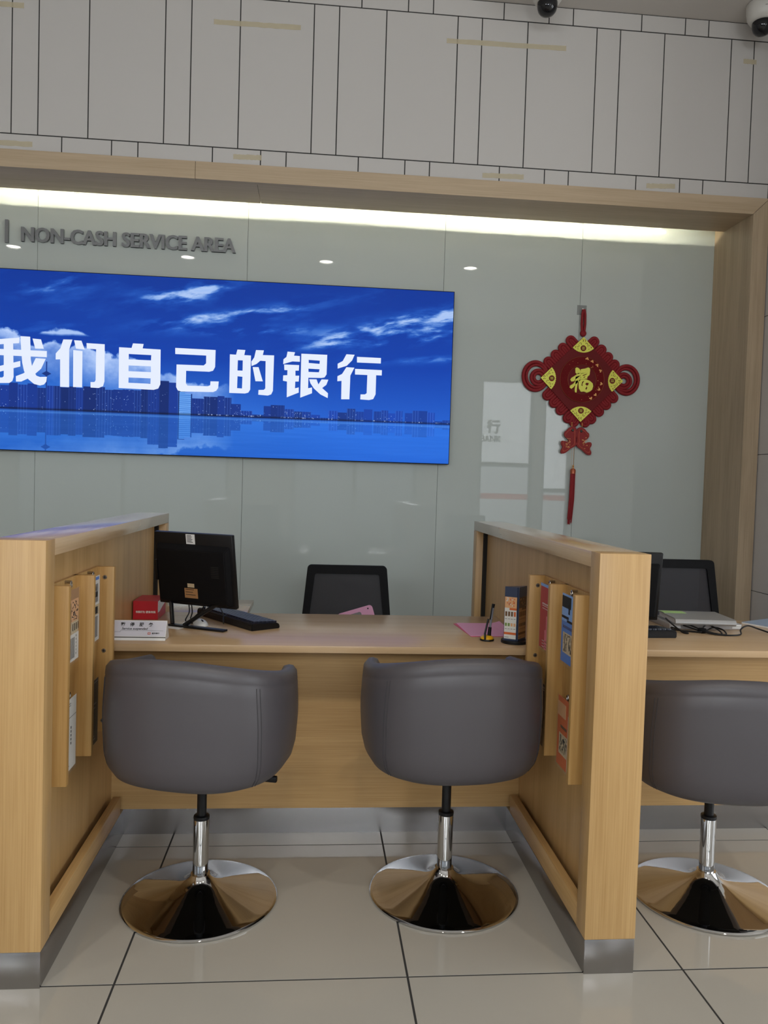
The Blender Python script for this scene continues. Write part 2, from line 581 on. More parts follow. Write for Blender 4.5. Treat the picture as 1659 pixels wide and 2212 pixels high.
DT, DY0, DY1, SKY_ = 0.780, 0.700, 1.380, 0.900
def desk(x0, x1, label, ret=None):
    t = thing('service_desk', label, 'desk', ((x0 + x1) / 2, DY0, 0), 0, 'service desks')
    h = (x1 - x0) / 2; ys = SKY_ - DY0; D = DY1 - DY0
    bm = B(); box(bm, -h, h, 0, D, DT - 0.026, DT, 0.0012); obj('desktop', bm, top_x, t)
    bm = B(); box(bm, -h, h, ys, ys + 0.02, PK, DT - 0.0265); obj('front_panel', bm, wood_x, t)
    bm = B(); box(bm, -h, h, ys + 0.004, ys + 0.02, 0, PK - 0.0006); obj('kick_plate', bm, m_steel, t)
    for s in (-1, 1):
        bm = B(); box(bm, s * h, s * (h - 0.02), ys + 0.021, D - 0.02, 0, DT - 0.0265); obj('side_support', bm, wood_v, t)
    if ret:
        a, b, yb = ret
        bm = B(); box(bm, a - (x0 + x1) / 2, b - (x0 + x1) / 2, D + 0.001, yb - DY0, DT - 0.026, DT, 0.0012); obj('return_top', bm, top_y, t)
        bm = B(); box(bm, a - (x0 + x1) / 2, b - 0.02 - (x0 + x1) / 2, D + 0.02, yb - DY0 - 0.01, 0.0, DT - 0.0265); obj('pedestal', bm, wood_v, t)
    return t
desk(XL1 - PD + 0.0005, XR0 + PD - 0.0005, 'light oak service desk holding the white sign, red box and pink slips', (-0.189, 0.220, 1.757))
desk(XR1 - PD + 0.0005, 3.00, 'light oak service desk on the right holding the silver binder')

# ================================================================== VISITOR CHAIRS
TA, TB = 0.297, 0.285
def plan(th):
    """superellipse plan of the tub; th = 0 is the back (-y)"""
    x, y = math.sin(th), -math.cos(th)
    n = 2.5
    r = (abs(x / TA) ** n + abs(y / TB) ** n) ** (-1 / n)
    return x * r, y * r

def smooth01(a, b, v):
    v = max(0.0, min(1.0, (v - a) / (b - a)))
    return v * v * (3 - 2 * v)

ZB = 0.437
def rim(th):
    a = abs((th + math.pi) % (2 * math.pi) - math.pi)
    back = 0.843 - 0.078 * smooth01(0.10, 2.0, a)
    return back - (back - 0.50) * smooth01(2.02, 2.40, a)

def section(th):
    """profile of the tub at one angle: list of (plan factor, z)"""
    zr = rim(th)
    out = [(0.0, ZB), (0.60, ZB), (0.78, ZB + 0.004), (0.88, ZB + 0.018), (0.942, ZB + 0.046), (0.975, ZB + 0.085)]
    z0 = ZB + 0.085
    if zr - 0.055 > z0 + 0.02:
        for k in range(1, 8):
            f = k / 7
            z = z0 + (zr - 0.050 - z0) * f
            out.append((0.975 + 0.025 * math.sin(min(1, f * 1.35) * math.pi / 2) - 0.018 * max(0, f - 0.5) * 2, z))
    else:
        for k in range(1, 8): out.append((0.97, z0 + 0.0015 * k))
    f0 = out[-1][0]
    out += [(f0 - 0.006, out[-1][1] + 0.003), (f0 - 0.002, out[-1][1] + 0.009)]
    zz = max(zr, out[-1][1] + 0.012)
    b = out[-1][1]
    out += [(f0 - 0.010, b + (zz - b) * 0.55), (f0 - 0.050, b + (zz - b) * 0.92), (f0 - 0.095, zz), (f0 - 0.150, b + (zz - b) * 0.90), (f0 - 0.185, b + (zz - b) * 0.45), (f0 - 0.20, b - 0.01)]
    out += [(0.78, min(0.52, b - 0.012)), (0.76, min(0.50, b - 0.014)), (0.40, min(0.498, b - 0.016)), (0.0, min(0.498, b - 0.016))]
    return out

def make_chair():
    t = thing('swivel_tub_chair', '', 'chair')
    bm = B()
    N = 96
    secs = [section(2 * math.pi * k / N) for k in range(N)]
    rings = []
    for j in range(len(secs[0])):
        if secs[0][j][0] == 0.0:
            rings.append([bm.verts.new((0, 0, secs[0][j][1]))]); continue
        rg = []
        for k in range(N):
            px, py = plan(2 * math.pi * k / N); f, z = secs[k][j]
            rg.append(bm.verts.new((px * f, py * f, z)))
        rings.append(rg)
    for a, b in zip(rings, rings[1:]):
        for k in range(N):
            k2 = (k + 1) % N
            if len(a) == 1: bm.faces.new((a[0], b[k2], b[k]))
            elif len(b) == 1: bm.faces.new((a[k], a[k2], b[0]))
            else: bm.faces.new((a[k], a[k2], b[k2], b[k]))
    obj('tub_shell', bm, m_leather, t, smooth=70)
    bm = B()
    prof = [(0.0, 0.49), (0.70, 0.49), (0.755, 0.505), (0.765, 0.525), (0.74, 0.548), (0.60, 0.560), (0.0, 0.565)]
    rings = []
    for f, z in prof:
        rings.append([bm.verts.new((0, 0, z))] if f == 0 else [bm.verts.new((plan(2 * math.pi * k / 64)[0] * f, plan(2 * math.pi * k / 64)[1] * f + 0.012, z)) for k in range(64)])
    for a, b in zip(rings, rings[1:]):
        for k in range(64):
            k2 = (k + 1) % 64
            if len(a) == 1: bm.faces.new((a[0], b[k2], b[k]))
            elif len(b) == 1: bm.faces.new((a[k], a[k2], b[0]))
            else: bm.faces.new((a[k], a[k2], b[k2], b[k]))
    obj('seat_cushion', bm, m_leather, t, smooth=60)
    for s in (-1, 1):
        bm = B()
        for dth in (-0.02, 0.02):
            pts = []
            for k in range(26):
                f = k / 25
                th = s * (0.92 + dth + 0.05 * (1 - f))
                sc = section(th)
                zt = rim(th) - 0.052
                z = ZB + 0.018 + (zt - ZB - 0.018) * f
                fac = np.interp(z, [q[1] for q in sc[1:13]], [q[0] for q in sc[1:13]])
                px, py = plan(th)
                pts.append((px * fac * 1.0005, py * fac * 1.0005, z))
            tube(bm, pts, 0.0013, 6)
        obj('side_seam', bm, m_stitch, t)
    bm = B()
    lo_ = [bm.verts.new((plan(2 * math.pi * k / 64)[0] * 0.70, plan(2 * math.pi * k / 64)[1] * 0.70, ZB - 0.0008)) for k in range(64)]
    hi_ = [bm.verts.new((v.co.x, v.co.y, ZB + 0.003)) for v in lo_]
    bm.faces.new(lo_); bm.faces.new(hi_)
    for k in range(64): bm.faces.new((lo_[k], lo_[(k + 1) % 64], hi_[(k + 1) % 64], hi_[k]))
    obj('underside', bm, m_under_shade, t)
    bm = B(); lathe(bm, [(0.0, 0.395), (0.075, 0.395), (0.085, 0.4355), (0.0, 0.4355)], 32); obj('seat_plate', bm, m_blackm, t)
    bm = B(); lathe(bm, [(0.0, 0.24), (0.0155, 0.24), (0.0155, 0.396), (0.0, 0.396)], 24); obj('gas_lift', bm, m_black, t)
    bm = B(); lathe(bm, [(0.0155, 0.268), (0.0255, 0.268), (0.0262, 0.274), (0.0255, 0.279), (0.016, 0.281), (0.0155, 0.281)], 32); obj('collar', bm, m_black, t)
    bm = B(); lathe(bm, [(0.0, 0.086), (0.0252, 0.086), (0.0252, 0.268), (0.0155, 0.268), (0.0, 0.262)], 40); obj('column_sleeve', bm, m_chrome, t)
    bm = B()
    lathe(bm, [(0.0, 0.0), (0.246, 0.0), (0.250, 0.003), (0.2505, 0.007), (0.247, 0.0105), (0.243, 0.0118), (0.225, 0.0150), (0.19, 0.0220), (0.15, 0.0310), (0.115, 0.0400), (0.085, 0.0490), (0.062, 0.0580), (0.046, 0.0680), (0.036, 0.0790), (0.031, 0.088), (0.0, 0.088)], 96)
    obj('trumpet_base', bm, m_chrome, t, smooth=50)
    bm = B()
    tube(bm, [(0.06, 0.02, 0.414), (0.15, 0.03, 0.412), (0.210, 0.035, 0.408)], 0.005, 8)
    box(bm, 0.195, 0.240, 0.028, 0.046, 0.396, 0.416, 0.004)
    obj('height_lever', bm, m_black, t)
    return t

chair = make_chair()
G3 = 'grey swivel tub chairs'
tag(chair, 'grey leatherette tub chair on a chrome disc base at the left of the middle desk', 'chair', G3)
chair.location = (0.167, 0.428, 0.0); chair.rotation_euler = (0, 0, -0.26)
for x, y, rz, dz, lab in ((0.975, 0.447, 0.08, 0.012, 'grey leatherette tub chair on a chrome disc base, before the pink slips and pen'),
                          (1.875, 0.400, -0.16, -0.038, 'grey leatherette tub chair cut off by the right edge, behind the right partition')):
    c = copy_tree(chair)
    c.location = (x, y, 0); c.rotation_euler = (0, 0, rz)
    c['label'] = lab
    for ch in c.children:
        n = ch.name.split('.')[0]
        if n in ('tub_shell', 'seat_cushion', 'side_seam', 'seat_plate', 'height_lever', 'underside'): ch.location.z += dz
        if n == 'gas_lift': ch.location.z += min(dz, 0.012)

# ================================================================== CLERK CHAIRS (mesh back)
def rrect(w0, w1, h, r, n=6):
    """rounded trapezoid outline, bottom width w0, top width w1"""
    pts = []
    for cx, cz, a0 in ((w1 / 2 - r, h - r, 0), (-w1 / 2 + r, h - r, 90), (-w0 / 2 + r, r, 180), (w0 / 2 - r, r, 270)):
        for k in range(n + 1):
            a = math.radians(a0 + 90 * k / n)
            pts.append((cx + r * math.cos(a), cz + r * math.sin(a)))
    return pts

m_mesh = seethrough('grey_mesh_fabric', (0.050, 0.048, 0.055, 1), 0.78, 0.9)
def mesh_chair(x, y, top, rz, label):
    t = thing('office_chair', label, 'chair', (x, y, 0), rz, 'black mesh-back clerk chairs')
    H, zb = 0.46, top - 0.46
    lean = lambda u, v, w: (u, w - 0.05 * (1 - v / H), zb + v)
    bm = B()
    curve_mesh(bm, [rrect(0.50, 0.425, H, 0.022), [(u, v + 0.035) for u, v in rrect(0.425, 0.345, H - 0.08, 0.012)]], 0.028, lean)
    obj('back_frame', bm, m_blackm, t, smooth=50)
    bm = B(); curve_mesh(bm, [[(u, v + 0.03) for u, v in rrect(0.44, 0.36, H - 0.068, 0.012)]], 0.004, lean)
    obj('back_mesh', bm, m_mesh, t, smooth=0)
    # the sitter faces -y (towards the desk), so the back stands at the +y side of the seat
    bm = B(); box(bm, -0.23, 0.23, -0.47, -0.04, 0.43, 0.50, 0.025); obj('seat', bm, mat('black_seat_fabric', (0.015, 0.015, 0.017), 0.9), t)
    bm = B(); tube(bm, [(0, -0.2, 0.425), (0, 0.0, 0.415), (0, 0.015, 0.47), (0, -0.035, zb + 0.06)], 0.022, 10); obj('back_support', bm, m_blackm, t)
    bm = B(); lathe(bm, [(0.0, 0.08), (0.028, 0.08), (0.028, 0.30), (0.02, 0.30), (0.02, 0.428), (0, 0.428)], 20, (0, -0.25, 0)); obj('column', bm, m_blackm, t)
    for k in range(5):
        a = 2 * math.pi * k / 5 + 0.3
        bm = B(); tube(bm, [(0.02 * math.cos(a), -0.25 + 0.02 * math.sin(a), 0.095), (0.30 * math.cos(a), -0.25 + 0.30 * math.sin(a), 0.066)], [0.024, 0.016], 8)
        lg = obj('leg', bm, m_blackm, t)
        bm = B(); tube(bm, [(0.30 * math.cos(a) - 0.018 * math.sin(a), -0.25 + 0.30 * math.sin(a) + 0.018 * math.cos(a), 0.027), (0.30 * math.cos(a) + 0.018 * math.sin(a), -0.25 + 0.30 * math.sin(a) - 0.018 * math.cos(a), 0.027)], 0.0265, 16)
        obj('caster', bm, m_black, lg)
    return t
mesh_chair(0.690, 2.05, 0.930, 0.0, 'black mesh-back clerk chair behind the middle desk with a pink folder on it')
mesh_chair(2.490, 2.00, 1.005, 0.0, 'black mesh-back clerk chair behind the right-hand desk and silver binder')

# ================================================================== LEAFLET RACKS ON THE PARTITIONS
FINS = (0.128, 0.376, 0.620)
def rack(side, label):
    """side -1: on the left partition facing +x; +1: on the right partition facing -x"""
    X0 = -0.238 if side < 0 else 1.349          # infill panel surface
    sg = 1 if side < 0 else -1                  # towards the aisle
    t = thing('leaflet_rack', label, 'leaflet rack', (X0, 0.38, 0.45), 0, 'wooden leaflet racks')
    Z0, Z1, oy = 0.492 - 0.45, 1.062 - 0.45, -0.38
    bm = B(); box(bm, sg * 0.0005, sg * 0.012, FINS[0] + 0.023 + oy, FINS[2] - 0.0005 + oy, Z0, Z1); obj('backing_board', bm, pine_v, t)
    for k, y in enumerate(FINS):
        zb = Z0 if k else Z0 - 0.0
        bm = B(); box(bm, sg * 0.0005, sg * 0.0660, y + oy, y + 0.022 + oy, zb, Z1, 0.001); f = obj('divider_slat', bm, pine_v, t)
        if k == 2:
            for z in (1.026, 0.773, 0.530):
                bm = B()
                tube(bm, [(sg * 0.036, y + oy + 0.0002, z - 0.45), (sg * 0.036, y + oy - 0.002, z - 0.45)], [0.0075, 0.006], 16)
                box(bm, sg * 0.036 - 0.0045, sg * 0.036 + 0.0045, y + oy - 0.0024, y + oy - 0.0018, z - 0.451, z - 0.449, mi=1)
                box(bm, sg * 0.036 - 0.001, sg * 0.036 + 0.001, y + oy - 0.0024, y + oy - 0.0018, z - 0.4545, z - 0.4455, mi=1)
                obj('screw', bm, [mat('dull_screw', (0.32, 0.30, 0.28), 0.4, metal=1.0), m_dark], f)
    for yc in (0.268, 0.500):
        for z in (1.048, 0.715):
            bm = B()
            pts = [(sg * 0.030, yc + oy + 0.007 * math.cos(a), z - 0.45 + 0.009 * math.sin(a)) for a in [2 * math.pi * k / 14 for k in range(14)]]
            tube(bm, pts, 0.0022, 8, closed=True)
            tube(bm, [(sg * 0.012, yc + oy, z - 0.443), (sg * 0.030, yc + oy, z - 0.443)], 0.0045, 10)
            obj('hook', bm, mat('nickel', (0.45, 0.43, 0.40), 0.2, metal=1.0), t)
    return t
rack(-1, 'pine leaflet rack on the left partition, next to the left tub chair')
rack(1, 'pine leaflet rack on the right partition, next to the brochure stand')

m_sleeve = seethrough('clear_sleeve', (0.85, 0.85, 0.85, 1), 0.035, 0.12)
def leaflet(side, yc, zc, w, h, base, blocks, label, texts=()):
    X0 = -0.238 if side < 0 else 1.349
    sg = 1 if side < 0 else -1
    t = thing('leaflet', label, 'leaflet', (X0 + sg * 0.036, yc, zc - h / 2), 0, 'leaflets on the racks')
    # u runs left to right as one reads it
    Y = lambda u: (u - 0.5) * w if side < 0 else (0.5 - u) * w
    def pl(u, v, d): return (sg * d, Y(u), v * h)
    tilt = lambda v: 0.0
    bm = B(); box(bm, -0.0006, 0.0006, -w / 2, w / 2, 0, h)
    mats = [base]
    for (u0, u1, v0, v1, m) in blocks:
        if m not in mats: mats.append(m)
        box(bm, sg * 0.0003, sg * 0.0011, Y(u0), Y(u1), v0 * h, v1 * h, mi=mats.index(m))
    obj('sheet', bm, mats, t, smooth=0)
    bm = B(); box(bm, sg * 0.0022, sg * 0.0026, -w / 2 - 0.004, w / 2 + 0.004, -0.008, h + 0.004)
    obj('clear_sleeve', bm, m_sleeve, t, smooth=0)
    return t

ink = lambda n, r, g, b: mat('print_' + n, srgb(r, g, b), 0.55)
red, white, pinkp = ink('red', 190, 35, 35), ink('white', 225, 222, 215), ink('rose', 235, 120, 130)
blue, sky_, navy = ink('blue', 70, 125, 205), ink('pale_blue', 130, 175, 235), ink('navy', 35, 65, 130)
tan, brown, orange = ink('tan', 205, 185, 150), ink('brown', 110, 75, 40), ink('orange', 215, 105, 45)
grey, dgrey, green = ink('grey', 130, 128, 125), ink('charcoal', 52, 48, 44), ink('green', 120, 150, 70)
peach, kraft, black = ink('peach', 225, 170, 120), ink('kraft', 175, 130, 85), ink('black', 25, 22, 22)
rnd = random.Random(3)
def specks(u0, u1, v0, v1, n, ms, sw=(0.02, 0.06), sh=(0.01, 0.03)):
    o = []
    for _ in range(n):
        u, v = rnd.uniform(u0, u1), rnd.uniform(v0, v1)
        o.append((u, min(u1, u + rnd.uniform(*sw)), v, min(v1, v + rnd.uniform(*sh)), rnd.choice(ms)))
    return o
def lines(u0, u1, v0, v1, n, m):
    o = []
    for k in range(n):
        v = v1 - (v1 - v0) * k / max(1, n - 1)
        o.append((u0, u1 - rnd.uniform(0, 0.25) * (u1 - u0), v - 0.004, v + 0.004, m))
    return o
YA, YB = 0.272, 0.498
# right partition
leaflet(1, YB + 0.012, 0.930, 0.135, 0.225, red, [(0, 1, 0.955, 1, sky_), (0.45, 1, 0, 0.30, pinkp), (0.55, 0.95, 0.30, 0.52, pinkp)] + lines(0.2, 0.85, 0.62, 0.66, 2, white) + lines(0.25, 0.7, 0.03, 0.12, 3, white) + [(0.2 + 0.12 * k, 0.27 + 0.12 * k, 0.68, 0.705, white) for k in range(6)],
        'red leaflet with white text, upper back slot of the right rack')
leaflet(1, YA, 0.932, 0.125, 0.218, blue, [(0, 1, 0.60, 1.0, sky_), (0.0, 0.7, 0.80, 0.97, blue), (0.5, 0.62, 0.72, 0.86, navy), (0, 0.55, 0.64, 0.68, pinkp), (0.4, 1, 0.60, 0.635, pinkp), (0.1, 0.9, 0.50, 0.54, navy), (0.14, 0.92, 0.14, 0.44, tan)] + specks(0.18, 0.88, 0.16, 0.42, 46, [brown, brown, kraft, white], (0.02, 0.05), (0.02, 0.08)),
        'blue leaflet with a pink wave and brown figures, upper front slot of the right rack')
leaflet(1, YA, 0.598, 0.130, 0.222, orange, [(0.78, 0.94, 0.0, 0.80, white), (0.0, 0.6, 0.72, 0.92, peach), (0.16, 0.76, 0.18, 0.48, tan), (0.25, 0.7, 0.56, 0.60, brown)] + specks(0.2, 0.74, 0.20, 0.46, 44, [black, brown, grey, white], (0.02, 0.06), (0.02, 0.07)) + lines(0.82, 0.9, 0.2, 0.7, 8, dgrey),
        'orange leaflet with a photo and white side strip, lower front slot of the right rack')
leaflet(1, YB + 0.012, 0.590, 0.120, 0.215, ink('dim_brown', 95, 75, 55), [(0, 1, 0.93, 0.96, tan), (0, 1, 0.90, 0.915, tan), (0.2, 0.8, 0.3, 0.6, dgrey)],
        'dark brown leaflet beside the right rack hook, lower back slot behind the chair')
# left partition
leaflet(-1, YA, 0.925, 0.105, 0.215, kraft, [(0, 1, 0.0, 0.38, white), (0, 0.28, 0.40, 0.82, dgrey), (0.25, 0.95, 0.55, 0.86, peach), (0.3, 0.95, 0.38, 0.55, tan)] + specks(0.3, 0.92, 0.56, 0.84, 40, [orange, white, kraft], (0.03, 0.09), (0.01, 0.03)) + [(0.42 + 0.16 * k, 0.5 + 0.16 * k, 0.42, 0.52, brown) for k in range(4)] + [(0.12 + 0.11 * k, 0.18 + 0.11 * k, 0.04, 0.33, peach) for k in range(5)] + [(0.75, 0.80, 0.07 + 0.05 * k, 0.10 + 0.05 * k, dgrey) for k in range(6)],
        'brown and white leaflet with orange lettering, upper front slot of the left rack')
leaflet(-1, YB + 0.006, 0.935, 0.100, 0.215, white, [(0.1, 0.9, 0.94, 0.985, blue), (0.22, 0.80, 0.60, 0.88, grey), (0.3, 0.6, 0.78, 0.84, white), (0, 1, 0.40, 0.56, tan), (0.25, 0.8, 0.42, 0.53, grey), (0.22, 0.80, 0.06, 0.38, grey), (0.26, 0.76, 0.68, 0.76, white)],
        'white leaflet with grey pictures and a blue top, upper back slot of the left rack')
leaflet(-1, YA - 0.012, 0.600, 0.108, 0.215, ink('bright_white', 240, 238, 232), [(0, 0.1, 0.70, 0.708, grey), (0.1, 1.0, 0.735, 0.743, grey), (0.15, 0.5, 0.93, 0.94, grey), (0.15, 0.5, 0.90, 0.91, grey), (0.1, 0.4, 0.06, 0.075, grey)] + [(0.52, 0.58, 0.35 + 0.055 * k, 0.385 + 0.055 * k, dgrey) for k in range(5)],
        'plain white leaflet with one column of small print, lower front slot of the left rack')
leaflet(-1, YB + 0.006, 0.590, 0.105, 0.215, dgrey, [(0.05, 0.95, 0.955, 0.965, grey), (0.1, 0.8, 0.62, 0.64, grey), (0.1, 0.7, 0.56, 0.575, grey), (0.1, 0.6, 0.12, 0.14, grey), (0.1, 0.7, 0.07, 0.09, grey), (0.5, 0.9, 0.2, 0.28, black)],
        'charcoal leaflet with pale lines, lower back slot of the left rack')

# ================================================================== THINGS ON THE MIDDLE DESK
Z = DT
# suspended-service table sign (a tent of white plastic)
t = thing('table_sign', 'white tent-shaped service suspended sign at the left end of the middle desk', 'sign', (-0.1265, 0.798, Z))
t.scale = (1.05, 1, 1)
bm = B()
prof = [(-0.038, 0.0), (0.038, 0.0), (0.036, 0.004), (0.003, 0.0665), (-0.003, 0.0665), (-0.036, 0.004)]
prism(bm, prof, 0.200, lambda u, v, w: (w - 0.100, u, v))
obj('sign_body', bm, m_white, t, smooth=0)
SL = math.hypot(0.033, 0.0625)
cs, sn = 0.033 / SL, 0.0625 / SL
def sp(u, v, d):      # u from the left edge, v up the slope, d off the face
    return (-0.100 + u, -0.036 + v * cs - d * sn, 0.004 + v * sn + d * cs)
def slab(bm, u0_, u1_, v0, v1, d, mi=0):
    vs = [bm.verts.new(sp(*q)) for q in ((u0_, v0, 0), (u1_, v0, 0), (u1_, v1, 0), (u0_, v1, 0), (u0_, v0, d), (u1_, v0, d), (u1_, v1, d), (u0_, v1, d))]
    for q in ((3, 2, 1, 0), (4, 5, 6, 7), (0, 1, 5, 4), (1, 2, 6, 5), (2, 3, 7, 6), (3, 0, 4, 7)):
        bm.faces.new([vs[i] for i in q]).material_index = mi
bm = B(); slab(bm, 0.002, 0.198, 0.012, 0.0680, 0.0006); obj('sign_insert', bm, mat('lilac_paper', (0.66, 0.65, 0.72), 0.45), t, smooth=0)
bm = B()
slab(bm, 0.0, 0.2, 0.0055, 0.0085, 0.0010, 1)
slab(bm, 0.003, 0.044, 0.0268, 0.0274, 0.0009, 1); slab(bm, 0.046, 0.190, 0.0318, 0.0324, 0.0009, 1)
for k in range(5): slab(bm, 0.0436 + 0.0006 * k, 0.0444 + 0.0006 * k, 0.0268 + 0.001 * k, 0.0278 + 0.001 * k, 0.0009, 1)
for k, ch in enumerate('暂停服务'):
    text_mesh(bm, ch, 0.0155, lambda u, v, d: sp(0.0435 + 0.0315 * k + u, 0.0495 + v, 0.0009 + d), 0.0003, 0.0004, mi=0)
text_mesh(bm, 'Service suspended', 0.0118, lambda u, v, d: sp(0.048 + u, 0.0355 + v, 0.0009 + d), 0.0003, 0.0002, shear=0.25, mi=0)
text_mesh(bm, '盛京银行', 0.0065, lambda u, v, d: sp(0.152 + u, 0.0200 + v, 0.0009 + d), 0.0002, 0.00015, mi=1)
slab(bm, 0.1385, 0.1475, 0.0178, 0.0262, 0.0009, 2)
slab(bm, 0.1418, 0.1442, 0.0190, 0.0250, 0.0012, 3); slab(bm, 0.1400, 0.1460, 0.0208, 0.0232, 0.0012, 3)
obj('sign_print', bm, [black, dgrey, red, white], t, smooth=0)

# red tissue box
t = thing('tissue_box', 'red cardboard box with a white side panel, behind the white sign', 'box', (-0.181, 1.265, Z))
bm = B(); box(bm, -0.0505, 0.0505, -0.085, 0.085, 0, 0.077, 0.001); obj('carton', bm, mat('red_card', (0.50, 0.012, 0.022), 0.4), t, smooth=0)
bm = B()
prism(bm, [(-0.084, 0.030), (-0.050, 0.030), (0.020, 0.044), (0.084, 0.052), (0.084, 0.076), (-0.084, 0.076)], 0.0006, lambda u, v, w: (0.0506 + w, u, v))
obj('white_side', bm, m_paper, t, smooth=0)
bm = B(); text_mesh(bm, '市民银行 服务市民', 0.0098, lambda u, v, d: (-0.0395 + u, -0.0853 - d, 0.028 + v), 0.0004, 0.0004)
obj('box_print', bm, white, t, smooth=0)

# all-in-one monitors seen from behind
def monitor(x, y, rz, zb, label, stickers=True):
    t = thing('monitor', label, 'monitor', (x, y, Z), rz, 'black desk monitors')
    ta = math.radians(9.0); ct, st = math.cos(ta), math.sin(ta)
    def T(u, v, w):      # u across, v up the panel, w out of the back
        return (u, -w * ct - v * st + 0.028, zb + v * ct - w * st)
    def tb(bm, a, b, c, d, e, f, bev=0.0, mi=0):
        tmp = B(); box(tmp, a, b, c, d, e, f, bev, mi)
        mp = {q: bm.verts.new(T(q.co.x, q.co.y, q.co.z)) for q in tmp.verts}
        for q in tmp.faces: bm.faces.new([mp[k] for k in q.verts]).material_index = q.material_index
        tmp.free()
    W2, H = 0.183, 0.298
    bm = B(); tb(bm, -W2, W2, 0, H, -0.012, 0.010, 0.004); obj('bezel', bm, m_black, t)
    bm = B(); tb(bm, -W2 + 0.012, W2 - 0.012, 0.012, H - 0.012, -0.0135, -0.0121)
    obj('screen', bm, mat('dark_screen', (0.02, 0.022, 0.028), 0.12), t, smooth=0)
    bm = B()
    a0, a1, b0, b1 = -W2 + 0.012, W2 - 0.010, 0.010, H - 0.044
    lo = [(a0, b0), (a1, b0), (a1, b1), (a0, b1)]
    hi = [(a0 + 0.014, b0 + 0.012), (a1 - 0.014, b0 + 0.012), (a1 - 0.014, b1 - 0.020), (a0 + 0.014, b1 - 0.020)]
    lv = [bm.verts.new(T(u, v, 0.0095)) for u, v in lo]; hv = [bm.verts.new(T(u, v, 0.036)) for u, v in hi]
    bm.faces.new(hv); bm.faces.new(lv)
    for k in range(4): bm.faces.new((lv[k], lv[(k + 1) % 4], hv[(k + 1) % 4], hv[k]))
    bmesh.ops.bevel(bm, geom=bm.edges[:], offset=0.003, segments=2, affect='EDGES')
    obj('back_cover', bm, m_blackm, t)
    bm = B()
    for k in range(7): tb(bm, 0.095, 0.130, 0.130 + 0.007 * k, 0.1325 + 0.007 * k, 0.0362, 0.0368)
    obj('vent', bm, m_dark, t, smooth=0)
    bm = B(); tb(bm, -W2 - 0.010, -W2 + 0.004, 0.095, 0.180, -0.010, 0.014, 0.003); obj('side_clip', bm, m_black, t)
    if stickers:
        for nm, (u, v, w_, h_, m), prt in (('serial_sticker', (-0.030, H - 0.044, 0.042, 0.040, m_paper), 6), ('rating_label', (-0.036, 0.040, 0.062, 0.040, kraft), 3), ('small_label', (-0.020, 0.084, 0.032, 0.016, tan), 0)):
            wq = 0.0102 if nm == 'serial_sticker' else 0.0362
            bm = B(); tb(bm, u, u + w_, v, v + h_, wq, wq + 0.0006, mi=0)
            for k in range(prt):
                tb(bm, u + 0.005, u + w_ * rnd.uniform(0.5, 0.85), v + h_ * (0.88 - 0.8 * k / prt) - 0.0012, v + h_ * (0.88 - 0.8 * k / prt) + 0.0012, wq + 0.0006, wq + 0.0009, mi=1)
            s = obj(nm, bm, [m, dgrey], t, smooth=0)
            s['label'] = {'serial_sticker': 'white sticker', 'rating_label': 'tan rating label', 'small_label': 'small tan label'}[nm]
    bm = B(); tube(bm, [T(-0.128, 0.022, 0.008), (-0.090, -0.020, 0.006)], 0.0085, 8); obj('stand_leg', bm, m_black, t)
    bm = B(); tube(bm, [T(0.105, 0.022, 0.008), (-0.030, -0.028, 0.006)], 0.0085, 8); obj('stand_leg', bm, m_black, t)
    bm = B(); box(bm, -0.10, 0.165, -0.045, -0.012, 0.0, 0.008, 0.002); obj('stand_foot', bm, m_black, t)
    return t, T
mon, MT = monitor(0.040, 1.040, math.radians(-27.0), 0.082, 'black all-in-one monitor seen from behind, white sticker at its top, beside the red box')
monitor(1.812, 1.130, math.radians(-8.0), 0.040, 'black monitor half hidden behind the right partition, next to the silver binder', stickers=False)

# keyboards
def keyboard(x, y, rz, label, keym):
    t = thing('keyboard', label, 'keyboard', (x, y, Z), rz, 'black keyboards')
    bm = B()
    prism(bm, [(-0.066, 0.0), (0.066, 0.0), (0.066, 0.013), (0.058, 0.022), (-0.060, 0.030), (-0.066, 0.022)], 0.45, lambda u, v, w: (w - 0.225, u, v))
    bmesh.ops.bevel(bm, geom=bm.edges[:], offset=0.003, segments=2, affect='EDGES')
    obj('case', bm, m_black, t)
    bm = B()
    for r in range(6):
        yy = -0.047 + r * 0.0182
        n = 20
        for c in range(n):
            if r == 5 and 4 <= c <= 9: 
                continue
            zt = 0.0295 - (yy + 0.06) * 0.0678
            box(bm, -0.212 + c * 0.0212, -0.212 + c * 0.0212 + 0.0185, yy, yy + 0.0158, zt - 0.004, zt + 0.0065, 0.0012)
    zt = 0.0295 - (0.044 + 0.06) * 0.0678
    box(bm, -0.212 + 4 * 0.0212, -0.212 + 10 * 0.0212 - 0.003, 0.044, 0.0598, zt - 0.004, zt + 0.0065, 0.0012)
    k = obj('keyboard_keys', bm, keym, t)
    return t
m_key = mat('screen_tinted_key', (0.018, 0.021, 0.036), 0.28)  # blue in the base colour stands in for the video screen's reflection
keyboard(0.195, 1.175, math.radians(-54), 'black keyboard lying slantwise behind the left-hand monitor', m_key)
keyboard(1.765, 0.985, math.radians(3), 'black keyboard poking out from behind the right partition', m_key)

